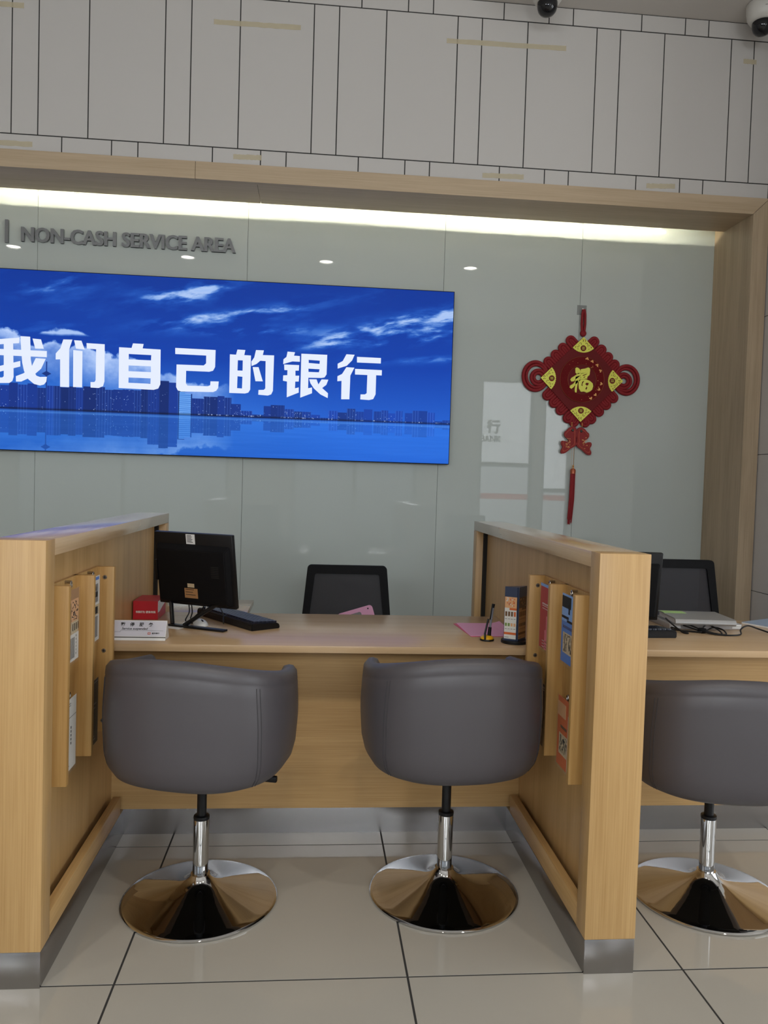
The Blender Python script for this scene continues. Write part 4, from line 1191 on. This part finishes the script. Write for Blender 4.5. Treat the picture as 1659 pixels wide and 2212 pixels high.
GLYPHS = [[[[[-1.462,2.158],[-1.283,2.18],[-1.285,2.147],[-1.462,2.128]]],[[[-1.373,2.141],[-1.319,2.144],[-1.314,1.945],[-1.321,1.92],[-1.338,1.907],[-1.432,1.903],[-1.433,1.936],[-1.379,1.938],[-1.371,1.946]]],[[[-1.482,2.108],[-1.123,2.107],[-1.123,2.07],[-1.481,2.071]]],[[[-1.474,1.983],[-1.277,2.041],[-1.276,2.008],[-1.473,1.948]]],[[[-1.277,2.189],[-1.221,2.188],[-1.216,2.054],[-1.206,1.998],[-1.182,1.957],[-1.161,1.95],[-1.121,1.953],[-1.124,1.924],[-1.137,1.906],[-1.161,1.899],[-1.195,1.907],[-1.229,1.934],[-1.254,1.982],[-1.265,2.031],[-1.272,2.107]]],[[[-1.207,2.178],[-1.158,2.175],[-1.141,2.12],[-1.191,2.119]]],[[[-1.187,2.062],[-1.129,2.06],[-1.155,2.0],[-1.209,1.949],[-1.27,1.918],[-1.3,1.917],[-1.301,1.949],[-1.257,1.968],[-1.213,2.005]]]],[[[[-1.028,2.181],[-0.975,2.182],[-0.993,2.123],[-0.99,1.896],[-1.043,1.896],[-1.045,2.061],[-1.071,2.059],[-1.071,2.095],[-1.044,2.128]]],[[[-0.969,2.12],[-0.915,2.116],[-0.914,1.898],[-0.967,1.898]]],[[[-0.965,2.179],[-0.922,2.178],[-0.902,2.126],[-0.953,2.129]]],[[[-0.892,2.165],[-0.785,2.163],[-0.783,1.939],[-0.791,1.91],[-0.817,1.898],[-0.864,1.899],[-0.865,1.932],[-0.842,1.933],[-0.835,1.944],[-0.835,2.13],[-0.89,2.133]]]],[[[[-0.7,2.149],[-0.626,2.148],[-0.618,2.176],[-0.555,2.175],[-0.56,2.148],[-0.453,2.146],[-0.451,1.935],[-0.463,1.909],[-0.491,1.9],[-0.698,1.903]],[[-0.642,2.111],[-0.508,2.11],[-0.509,2.078],[-0.642,2.078]],[[-0.642,2.042],[-0.509,2.042],[-0.508,2.007],[-0.642,2.007]],[[-0.641,1.969],[-0.509,1.969],[-0.51,1.936],[-0.641,1.937]]]],[[[[-0.366,2.16],[-0.123,2.158],[-0.124,2.054],[-0.136,2.031],[-0.159,2.024],[-0.298,2.024],[-0.298,1.948],[-0.288,1.934],[-0.165,1.935],[-0.151,1.942],[-0.15,1.966],[-0.1,1.967],[-0.103,1.927],[-0.114,1.91],[-0.133,1.901],[-0.326,1.897],[-0.346,1.903],[-0.356,1.923],[-0.356,2.06],[-0.193,2.061],[-0.179,2.074],[-0.179,2.122],[-0.365,2.123]]]],[[[[-0.036,2.136],[0.001,2.135],[0.009,2.167],[0.057,2.166],[0.051,2.135],[0.092,2.134],[0.092,1.925],[0.081,1.906],[0.06,1.9],[-0.035,1.9]],[[0.013,2.102],[0.043,2.102],[0.043,2.039],[0.012,2.039]],[[0.013,2.004],[0.043,2.002],[0.042,1.93],[0.012,1.931]]],[[[0.122,2.169],[0.17,2.169],[0.164,2.14],[0.233,2.141],[0.231,1.923],[0.221,1.901],[0.2,1.893],[0.142,1.896],[0.143,1.925],[0.175,1.927],[0.184,1.936],[0.182,2.104],[0.15,2.105],[0.127,2.084],[0.097,2.07],[0.095,2.097],[0.112,2.123]]],[[[0.104,2.064],[0.14,2.065],[0.168,1.979],[0.123,1.978]]]],[[[[0.315,2.168],[0.361,2.166],[0.355,2.145],[0.391,2.144],[0.392,2.109],[0.346,2.109],[0.321,2.101],[0.29,2.09],[0.291,2.12],[0.309,2.135]]],[[[0.296,2.088],[0.388,2.088],[0.387,2.054],[0.366,2.053],[0.367,2.022],[0.39,2.023],[0.388,1.987],[0.367,1.986],[0.366,1.944],[0.389,1.951],[0.39,1.919],[0.317,1.887],[0.316,1.984],[0.291,1.988],[0.292,2.021],[0.317,2.023],[0.317,2.054],[0.298,2.054]]],[[[0.4,2.159],[0.56,2.159],[0.559,2.038],[0.547,2.019],[0.529,2.015],[0.447,2.013],[0.447,1.948],[0.471,1.954],[0.472,1.918],[0.4,1.888]],[[0.446,2.123],[0.515,2.121],[0.514,2.101],[0.447,2.104]],[[0.446,2.069],[0.515,2.068],[0.511,2.049],[0.447,2.049]]],[[[0.452,2.004],[0.498,2.005],[0.51,1.974],[0.529,2.006],[0.571,2.006],[0.559,1.973],[0.534,1.953],[0.571,1.922],[0.57,1.892],[0.524,1.913],[0.483,1.948],[0.461,1.979]]]],[[[[0.679,2.168],[0.73,2.167],[0.715,2.131],[0.683,2.097],[0.627,2.077],[0.626,2.107],[0.657,2.125]]],[[[0.681,2.088],[0.731,2.087],[0.707,2.037],[0.705,1.89],[0.654,1.888],[0.653,2.002],[0.627,1.999],[0.627,2.03],[0.655,2.045]]],[[[0.745,2.155],[0.895,2.154],[0.895,2.12],[0.746,2.12]]],[[[0.735,2.08],[0.903,2.079],[0.903,2.046],[0.868,2.046],[0.868,1.927],[0.854,1.897],[0.828,1.89],[0.773,1.892],[0.774,1.923],[0.801,1.924],[0.812,1.932],[0.813,2.045],[0.736,2.045]]]]]

for gl in GLYPHS:
    bm = B()
    for stroke in gl:
        curve_mesh(bm, [[(x - (SX0 + SX1) / 2, z - SZ0) for x, z in lp] for lp in stroke], 0.0006, lambda u, v, w: (u, -0.0290 - w, v))
    obj('character', bm, m_glyph, t, smooth=0)

# raised lettering on the glass
t = thing('wall_lettering', 'raised grey metal NON-CASH SERVICE AREA letters above the video screen', 'sign', (-0.66, GY, 2.77))
m_letter = mat('brushed_grey_metal', (0.20, 0.205, 0.21), 0.38, metal=0.5)
body = 'NON-CASH SERVICE AREA'
TX0, TX1, BZ, CH = -1.298, -0.030, 2.766, 0.088
size = CH / 0.727
wtot = text_width(body, size)
sc_ = (TX1 - TX0) / wtot
adv = 0.0
for i, ch in enumerate(body):
    wpre = text_width(body[:i] + ch, size); wch = text_width(ch, size) if ch != ' ' else 0
    if ch == ' ': continue
    x0 = TX0 + (wpre - wch) * sc_
    bm = B()
    for q_, dx in enumerate((0.0, -0.0032, 0.0032)):
        text_mesh(bm, ch, size, lambda u, v, d: (x0 + u * sc_ + 0.66 + dx, -0.009 - d - 0.0002 * q_, BZ + v - 2.77), 0.016, 0.0016)
    xm = min(v.co.x for v in bm.verts)
    for v in bm.verts: v.co.x += (x0 + 0.66) - xm
    obj('letter', bm, m_letter, t, smooth=0)
bm = B(); box(bm, -1.391 + 0.66, -1.372 + 0.66, -0.018, -0.001, 2.752 - 2.77, 2.888 - 2.77); obj('divider_bar', bm, m_letter, t, smooth=0)

# ================================================================== WALL: KNOT ORNAMENT
KC = (2.199, 2.078)
t = thing('chinese_knot', 'red knot ornament with golden fan corners hanging on the glass wall', 'ornament', (KC[0], GY - 0.003, KC[1]))
m_red = mat('red_cord', (0.255, 0.008, 0.013), 0.75, bump=0.4, bscale=500)
m_velvet = mat('dark_red_velvet', (0.15, 0.006, 0.008), 0.85, var=0.08, bscale=300)
m_emb = mat('red_embossed', (0.15, 0.006, 0.008), 0.75, spec=0.15)
m_gold = mat('gold_glitter', (0.85, 0.82, 0.10), 0.42, metal=0.15, var=0.35, bscale=420)
m_cop = mat('copper_gold', (0.72, 0.36, 0.12), 0.35, metal=0.6)
K = lambda u, v, w: (u, -w, v)
DG = 0.272
bm = B(); prism(bm, [(0, DG), (DG, 0), (0, -DG), (-DG, 0)], 0.012, lambda u, v, w: K(u, v, w + 0.014)); obj('diamond_board', bm, m_velvet, t, smooth=0)
q = math.sqrt(0.5)
def petal(cx, cz, nx, nz):
    bm = B()
    tx, tz = -nz, nx
    for r, rad in ((0.0240, 0.0106), (0.0072, 0.0092)):
        pts = [(cx + tx * r - nx * 0.03, cz + tz * r - nz * 0.03), (cx + tx * r + nx * 0.02, cz + tz * r + nz * 0.02)]
        for k in range(13):
            a = math.pi * k / 12
            pts.append((cx + tx * r * math.cos(a) + nx * (0.038 + r * math.sin(a)), cz + tz * r * math.cos(a) + nz * (0.038 + r * math.sin(a))))
        pts += [(cx - tx * r + nx * 0.02, cz - tz * r + nz * 0.02), (cx - tx * r - nx * 0.03, cz - tz * r - nz * 0.03)]
        tube(bm, [K(u, v, 0.010) for u, v in pts], rad, 8)
    obj('cord_petal', bm, m_red, t, smooth=60)
for sx in (-1, 1):
    for sz in (-1, 1):
        for d in (0.113, 0.178, 0.243, 0.313):
            px, pz = sx * (DG - d * q), sz * d * q
            petal(px, pz, sx * q, sz * q)
petal(-0.020, -DG + 0.035, -0.45, -0.893); petal(0.020, -DG + 0.035, 0.45, -0.893)
for s in (-1, 1):
    bm = B()
    for cx, rx, rz, rad in ((0.302, 0.080, 0.091, 0.0110), (0.297, 0.064, 0.072, 0.0095)):
        tube(bm, [K(s * (cx + rx * math.cos(a)), 0.012 + rz * math.sin(a), 0.010) for a in [2 * math.pi * k / 40 for k in range(40)]], rad, 8, closed=True)
    obj('ear_loop', bm, m_red, t, smooth=60)
    bm = B()
    for rx, rz in ((0.047, 0.047), (0.028, 0.028)):
        tube(bm, [K(s * (0.283 + rx * math.cos(a)), 0.004 + rz * math.sin(a), 0.012) for a in [2 * math.pi * k / 32 for k in range(32)]], 0.0105, 8, closed=True)
    obj('inner_ear_loop', bm, m_red, t, smooth=60)
for ang in (90, 0, 270, 180):
    a0 = math.radians(ang)
    ax, az = DG * math.cos(a0), DG * math.sin(a0)
    dx, dz = -math.cos(a0), -math.sin(a0)
    tx, tz = -dz, dx
    R_ = 0.098
    pts = [(0, 0)]
    for k in range(37):
        a = math.radians(-45 + 90 * k / 36)
        rr_ = R_ * (1 + 0.022 * abs(math.sin(k * math.pi / 3)))
        pts.append((rr_ * math.cos(a), rr_ * math.sin(a)))
    FN = lambda u, v, w: K(ax + dx * u + tx * v, az + dz * u + tz * v, w)
    bm = B(); curve_mesh(bm, [pts], 0.003, lambda u, v, w: FN(u, v, w + 0.0285)); fan = obj('fan_corner', bm, m_gold, t, smooth=0)
    bm = B()
    curve_mesh(bm, [[(0.072 + 0.0185 * math.cos(a), 0.0185 * math.sin(a)) for a in [2 * math.pi * k / 24 for k in range(24)]]], 0.0012, lambda u, v, w: FN(u, v, w + 0.0308))
    def arc(cu, cv, r, a1, a2, th):
        o_ = [(cu + (r + th) * math.cos(a), cv + (r + th) * math.sin(a)) for a in np.linspace(a1, a2, 10)] + [(cu + r * math.cos(a), cv + r * math.sin(a)) for a in np.linspace(a2, a1, 10)]
        curve_mesh(bm, [o_], 0.0010, lambda u, v, w: FN(u, v, w + 0.0306))
    for sv in (-1, 1):
        arc(0.045, sv * 0.020, 0.006, 0.4, 4.6, 0.0022)
        arc(0.058, sv * 0.036, 0.006, 1.4 * sv, 1.4 * sv + 4.2, 0.0022)
        arc(0.024, sv * 0.007, 0.005, 0.2, 3.2, 0.0028)
        arc(0.066, sv * 0.052, 0.0, 0, 6.2, 0.0034)
        arc(0.077, sv * 0.036, 0.0, 0, 6.2, 0.0026)
    obj('fan_cutout', bm, m_velvet, fan, smooth=0)
    bm = B()
    arc(0.072, 0, 0.006, 0.3, 2.8, 0.0022); arc(0.072, 0, 0.006, 3.4, 5.9, 0.0022)
    for v0 in (-0.0075, -0.001, 0.0055):
        curve_mesh(bm, [[(0.062, v0), (0.082, v0), (0.082, v0 + 0.0022), (0.062, v0 + 0.0022)]], 0.0008, lambda u, v, w: FN(u, v, w + 0.0318))
    obj('fan_emblem', bm, m_gold, fan, smooth=0)
ring = lambda r, n=64: [(r * math.cos(2 * math.pi * k / n), r * math.sin(2 * math.pi * k / n)) for k in range(n)]
bm = B(); curve_mesh(bm, [ring(0.146), ring(0.093)], 0.003, lambda u, v, w: K(u, v, w + 0.0280))
band = obj('embossed_ring', bm, m_emb, t, smooth=0)
bm = B()
for k in range(150):
    a = rnd.uniform(0, 2 * math.pi); r = rnd.uniform(0.098, 0.140); s = rnd.uniform(0.002, 0.0045); b_ = rnd.uniform(0, 3.14)
    curve_mesh(bm, [[(r * math.cos(a) + s * math.cos(b_), r * math.sin(a) + s * math.sin(b_)), (r * math.cos(a) - 0.4 * s * math.sin(b_), r * math.sin(a) + 0.4 * s * math.cos(b_)), (r * math.cos(a) - s * math.cos(b_), r * math.sin(a) - s * math.sin(b_)), (r * math.cos(a) + 0.4 * s * math.sin(b_), r * math.sin(a) - 0.4 * s * math.cos(b_))]],
               0.0012, lambda u, v, w: K(u, v, w + 0.0300), mi=0 if rnd.random() < 0.86 else 1)
p = obj('embossed_pattern', bm, [mat('red_relief', (0.22, 0.010, 0.010), 0.6, spec=0.2), m_cop], band, smooth=0); p['kind'] = 'stuff'
for r in (0.146, 0.0935):
    bm = B(); tube(bm, [K(u, v, 0.0298) for u, v in ring(r)], 0.0013, 6, closed=True); obj('ring_edge', bm, mat('red_gold_edge', (0.34, 0.10, 0.04), 0.3, metal=0.5), band)
for u0_, v0_ in ((.028, .135), (.0625, .119), (.096, .096), (.119, .061), (.128, -.022), (.1145, -.059), (.0916, -.094), (.0625, -.118)):
    bm = B()
    aa = math.atan2(v0_, u0_)
    for da, dr, r in ((0, 0.003, 0.0055), (-0.045, -0.003, 0.0045), (0.045, -0.003, 0.0045)):
        cx, cz = math.cos(aa + da) * (math.hypot(u0_, v0_) + dr), math.sin(aa + da) * (math.hypot(u0_, v0_) + dr)
        curve_mesh(bm, [[(cx + r * math.cos(2 * math.pi * k / 10), cz + r * math.sin(2 * math.pi * k / 10)) for k in range(10)]], 0.0016, lambda u, v, w: K(u, v, w + 0.0304))
    obj('gold_charm', bm, m_cop, band, smooth=0)
FORTUNE = [[[[-0.0478,0.0694],[-0.0384,0.0765],[-0.0247,0.0715],[-0.0145,0.0596],[-0.012,0.0447],[-0.0213,0.0349],[-0.0367,0.0343],[-0.0459,0.0414]]],[[[-0.0032,0.0676],[0.016,0.071],[0.037,0.0798],[0.0489,0.0735],[0.0507,0.0567],[0.048,0.0472],[0.0326,0.0447],[0.0095,0.04],[-0.0058,0.0356],[-0.0138,0.0427],[-0.0109,0.0654]]],[[[-0.0292,0.0402],[-0.006,0.0393],[-0.0187,0.02],[-0.0411,0.0004],[-0.0541,-0.0133],[-0.0695,-0.0158],[-0.0784,-0.0049],[-0.0705,0.0085],[-0.0516,0.0205],[-0.0385,0.0305]]],[[[-0.0437,0.0152],[-0.0208,0.0237],[-0.0087,0.013],[-0.0118,-0.0059],[-0.0269,-0.0178],[-0.0417,-0.0334],[-0.0564,-0.0528],[-0.0695,-0.0627],[-0.0815,-0.0538],[-0.0762,-0.0404],[-0.0592,-0.0304],[-0.0463,-0.0148]]],[[[-0.0426,-0.0109],[-0.0254,-0.0065],[-0.03,-0.0367],[-0.0326,-0.0668],[-0.0338,-0.0837],[-0.0435,-0.0841],[-0.0469,-0.0674],[-0.0435,-0.0372]]],[[[-0.009,0.0392],[0.0133,0.042],[0.0499,0.0473],[0.0468,0.0303],[0.0337,0.0185],[0.0341,0.0073],[0.011,0.0044],[-0.0082,-0.0001],[-0.0147,0.0165]],[[0.0022,0.0284],[0.0175,0.0336],[0.0289,0.0389],[0.0291,0.0348],[0.0159,0.0271],[0.0032,0.024]],[[0.0074,0.0155],[0.02,0.0217],[0.0213,0.018],[0.0107,0.0119]]],[[[-0.0197,-0.0032],[0.0111,0.0025],[0.0305,0.0015],[0.0522,-0.007],[0.0703,-0.0213],[0.0749,-0.0399],[0.0681,-0.0627],[0.0531,-0.0746],[0.034,-0.0829],[0.0143,-0.0762],[-0.005,-0.0788],[-0.0194,-0.0588],[-0.0224,-0.0326]],[[0.0275,-0.0193],[0.045,-0.0205],[0.0417,-0.0337],[0.0321,-0.0379],[0.022,-0.0289]],[[0.0323,-0.0416],[0.0366,-0.0527],[0.0293,-0.0643],[0.0233,-0.0589]],[[-0.0031,-0.0299],[0.0009,-0.0148],[0.0153,-0.0055],[0.0117,-0.0132],[0.0026,-0.0278],[0.005,-0.039],[-0.0027,-0.0401]]]]

bm = B()
for stroke in FORTUNE:
    curve_mesh(bm, stroke, 0.005, lambda u, v, w: K(u, v, w + 0.0285))
obj('fortune_character', bm, m_gold, t, smooth=0)
# hanging loop, knot bead
bm = B(); tube(bm, [K(-0.006, 0.300, 0.014), K(-0.011, 0.36, 0.012), K(-0.009, 0.42, 0.012), K(-0.003, 0.449, 0.012), K(0.003, 0.449, 0.012), K(0.009, 0.42, 0.012), K(0.011, 0.36, 0.012), K(0.006, 0.300, 0.014)], 0.0085, 10)
obj('hanging_loop', bm, m_red, t, smooth=60)
bm = B(); bmesh.ops.create_uvsphere(bm, u_segments=20, v_segments=12, radius=1.0)
for v in bm.verts: v.co = Vector((v.co.x * 0.021, v.co.y * 0.016 - 0.014, v.co.z * 0.022 + 0.298))
obj('knot_bead', bm, m_red, t, smooth=60)
# pair of fish, beads, tassel
FL = [(600, 1245), (640, 1230), (670, 1250), (675, 1300), (668, 1360), (675, 1400), (655, 1425), (620, 1440), (590, 1470), (560, 1490), (530, 1490), (525, 1460), (545, 1430), (525, 1400), (530, 1370), (560, 1370), (590, 1385), (600, 1360), (555, 1330), (553, 1290), (575, 1275)]
def fish(mirror, lab):
    pts = []
    for x, y in FL:
        u, v = (x - 700) * 0.694e-3, (800 - y) * 0.694e-3
        if mirror: u = -0.0375 - u; v -= 0.004
        pts.append((u, v))
    n = len(pts)
    dense = []
    for i in range(n):          # round the outline
        p0, p1, p2 = pts[i - 1], pts[i], pts[(i + 1) % n]
        dense += [((p0[0] + 3 * p1[0]) / 4, (p0[1] + 3 * p1[1]) / 4), ((p2[0] + 3 * p1[0]) / 4, (p2[1] + 3 * p1[1]) / 4)]
    bm = B(); curve_mesh(bm, [dense], 0.012, lambda u, v, w: K(u, v, w + 0.018)); fo_ = obj('fish_pendant', bm, mat('fish_red', (0.26, 0.012, 0.012), 0.5, spec=0.3), t, smooth=40)
    c = (sum(p[0] for p in dense) / len(dense), sum(p[1] for p in dense) / len(dense))
    bm = B(); curve_mesh(bm, [[(c[0] + (u - c[0]) * 0.80, c[1] + (v - c[1]) * 0.84) for u, v in dense], [(c[0] + (u - c[0]) * 0.70, c[1] + (v - c[1]) * 0.76) for u, v in dense]], 0.002, lambda u, v, w: K(u, v, w + 0.0252)); obj('fish_outline', bm, mat('fish_coral', (0.42, 0.055, 0.03), 0.5, spec=0.3), fo_, smooth=0)
    bm = B()
    sg = -1 if not mirror else 1
    for k in range(16):
        a = rnd.uniform(-0.02, 0.02); b_ = rnd.uniform(-0.05, 0.03)
        cx, cz, r = c[0] + a * 0.9, c[1] + b_ * 0.9, rnd.uniform(0.003, 0.006)
        curve_mesh(bm, [[(cx + r * math.cos(x_), cz + r * math.sin(x_)) for x_ in np.linspace(0, 3.1, 8)] + [(cx + r * 0.6 * math.cos(x_), cz + r * 0.6 * math.sin(x_)) for x_ in np.linspace(3.1, 0, 8)]], 0.0012, lambda u, v, w: K(u, v, w + 0.0256))
    obj('fish_scale_relief', bm, m_cop, fo_, smooth=0)
    ex, ez = (632 - 700) * 0.694e-3, (800 - 1270) * 0.694e-3
    if mirror: ex, ez = -0.0375 - ex, ez - 0.004
    bm = B(); lathe(bm, [(0.0, 0.004), (0.006, 0.003), (0.009, 0.0), (0.0, 0.0)], 20)
    for v in bm.verts: v.co = Vector(K(ex + v.co.x, ez + v.co.y, 0.0262 + v.co.z))
    obj('fish_eye', bm, mat('eye_black', (0.02, 0.015, 0.01), 0.2), fo_)
fish(False, ''); fish(True, '')
for u_ in (-0.052, 0.016):
    for k in range(3):
        bm = B(); bmesh.ops.create_uvsphere(bm, u_segments=10, v_segments=8, radius=0.0048)
        for v in bm.verts: v.co = Vector(K(u_ + v.co.x, -0.279 - 0.0095 * k + v.co.z, 0.018 + v.co.y))
        obj('bead', bm, m_cop, t)
bm = B()
tube(bm, [K(-0.031, -0.44, 0.018), K(-0.031, -0.565, 0.018)], 0.0010, 6)
tube(bm, [K(-0.046, -0.44, 0.018), K(-0.044, -0.60, 0.018)], 0.0006, 6)
obj('thread', bm, m_cop, t)
for k in range(2):
    bm = B(); bmesh.ops.create_uvsphere(bm, u_segments=12, v_segments=8, radius=0.0062)
    for v in bm.verts: v.co = Vector(K(-0.032 + v.co.x, -0.556 - 0.012 * k + v.co.z, 0.018 + v.co.y))
    obj('bead', bm, m_cop, t)
bm = B(); tube(bm, [K(-0.033, -0.574, 0.018), K(-0.033, -0.584, 0.018), K(-0.033, -0.607, 0.018)], [0.013, 0.018, 0.017], 16); obj('tassel_cap', bm, mat('cap_red_gold', (0.42, 0.10, 0.04), 0.35, metal=0.3), t)
bm = B()
for k in range(70):
    a, r = rnd.uniform(0, 6.28), 0.0155 * math.sqrt(rnd.random())
    x0, w0 = r * math.cos(a), r * math.sin(a) * 0.7
    e = rnd.uniform(0.86, 1.03)
    tube(bm, [K(-0.033 + x0, -0.606, 0.018 + w0), K(-0.035 + x0 * 1.05, -0.606 - 0.17 * e, 0.018 + w0), K(-0.044 + x0 * 0.95, -0.606 - 0.325 * e, 0.018 + w0)], [0.0022, 0.0022, 0.0012], 5)
tz_ = obj('tassel_fringe', bm, mat('tassel_red', (0.30, 0.012, 0.016), 0.7), t, smooth=60)

t = thing('adhesive_hook', 'clear square adhesive hook holding the red knot ornament', 'hook', (2.190, GY, 2.527))
bm = B(); box(bm, -0.031, 0.031, -0.0022, -0.0002, -0.031, 0.031); obj('clear_pad', bm, seethrough('clear_pad', (0.30, 0.30, 0.30, 1), 0.28, 0.15), t, smooth=0)
bm = B(); lathe(bm, [(0, 0.0), (0.006, 0.0), (0.006, 0.003), (0.0, 0.004)], 16)
for v in bm.verts: v.co = Vector((0.005 + v.co.x, -0.0024 - v.co.z, 0.006 + v.co.y))
tube(bm, [(0.005, -0.004, 0.004), (0.006, -0.010, -0.002), (0.007, -0.018, -0.003), (0.007, -0.020, 0.004)], 0.002, 8)
obj('metal_hook', bm, m_chrome, t)

# ================================================================== CAMERAS AND TAPE
def dome(x, y, label):
    t = thing('dome_camera', label, 'security camera', (x, y, CZ), 0, 'ceiling dome cameras')
    bm = B(); lathe(bm, [(0.0, -0.0005), (0.083, -0.0005), (0.089, -0.006), (0.088, -0.045), (0.082, -0.078), (0.070, -0.098), (0.056, -0.104), (0.0, -0.104)], 48)
    hs = obj('housing', bm, mat('camera_white', (0.66, 0.64, 0.60), 0.4), t, smooth=50)
    bm = B()
    for k in range(2): tube(bm, [(0.0862 * math.cos(a), 0.0862 * math.sin(a), -0.040 - 0.010 * k + 0.006 * (a + 1.75)) for a in np.linspace(-1.95, -1.55, 8)], 0.0015, 6)
    obj('vent_slot', bm, m_dark, hs)
    bm = B(); lathe(bm, [(0.055, -0.103), (0.0555, -0.112), (0.0545, -0.130), (0.048, -0.150), (0.036, -0.164), (0.018, -0.1725), (0.0, -0.1745)], 40)
    obj('dark_dome', bm, mat('smoked_dome', (0.010, 0.010, 0.012), 0.06), t, smooth=60)
dome(1.711, 2.205, 'white dome camera with black bubble on the ceiling, nearer the middle')
dome(2.962, 2.215, 'white dome camera with black bubble in the upper right corner')

m_tape = seethrough('old_beige_tape', (0.80, 0.70, 0.48, 1), 0.38, 0.6)
for x0, x1, z0, z1, lab in ((-0.123, 0.358, 3.908, 3.914, 'long beige tape strip on the large tiles, upper left of the wall'),
                            (1.187, 1.886, 3.908, 3.919, 'longest beige tape strip on the large tiles, upper middle right'),
                            (2.961, 3.041, 3.930, 3.930, 'short beige tape piece below the right dome camera'),
                            (-1.400, -1.141, 3.910, 3.912, 'beige tape strip at the upper left edge of the wall'),
                            (-1.400, -1.088, 3.169, 3.172, 'beige tape strip above the header at the left edge'),
                            (0.000, 0.157, 3.179, 3.182, 'crumpled tape piece above the header seam, left of middle'),
                            (1.420, 1.663, 3.167, 3.172, 'beige tape piece on the lower tile row, right of middle'),
                            (2.400, 2.575, 3.168, 3.176, 'beige tape piece on the lower tile row near the right corner')):
    bm = B()
    n = 14
    top = [(x0 + (x1 - x0) * k / n, (z0 + (z1 - z0) * k / n) + 0.014 + rnd.uniform(-0.0015, 0.0015)) for k in range(n + 1)]
    bot = [(x0 + (x1 - x0) * k / n, (z0 + (z1 - z0) * k / n) - 0.014 + rnd.uniform(-0.0015, 0.0015)) for k in range(n, -1, -1)]
    curve_mesh(bm, [top + bot], 0.0006, lambda u, v, w: (u, WY - 0.0008 - w, v))
    tag(obj('tape_strip', bm, m_tape, smooth=0), lab, 'tape', 'old tape strips on the wall tiles')
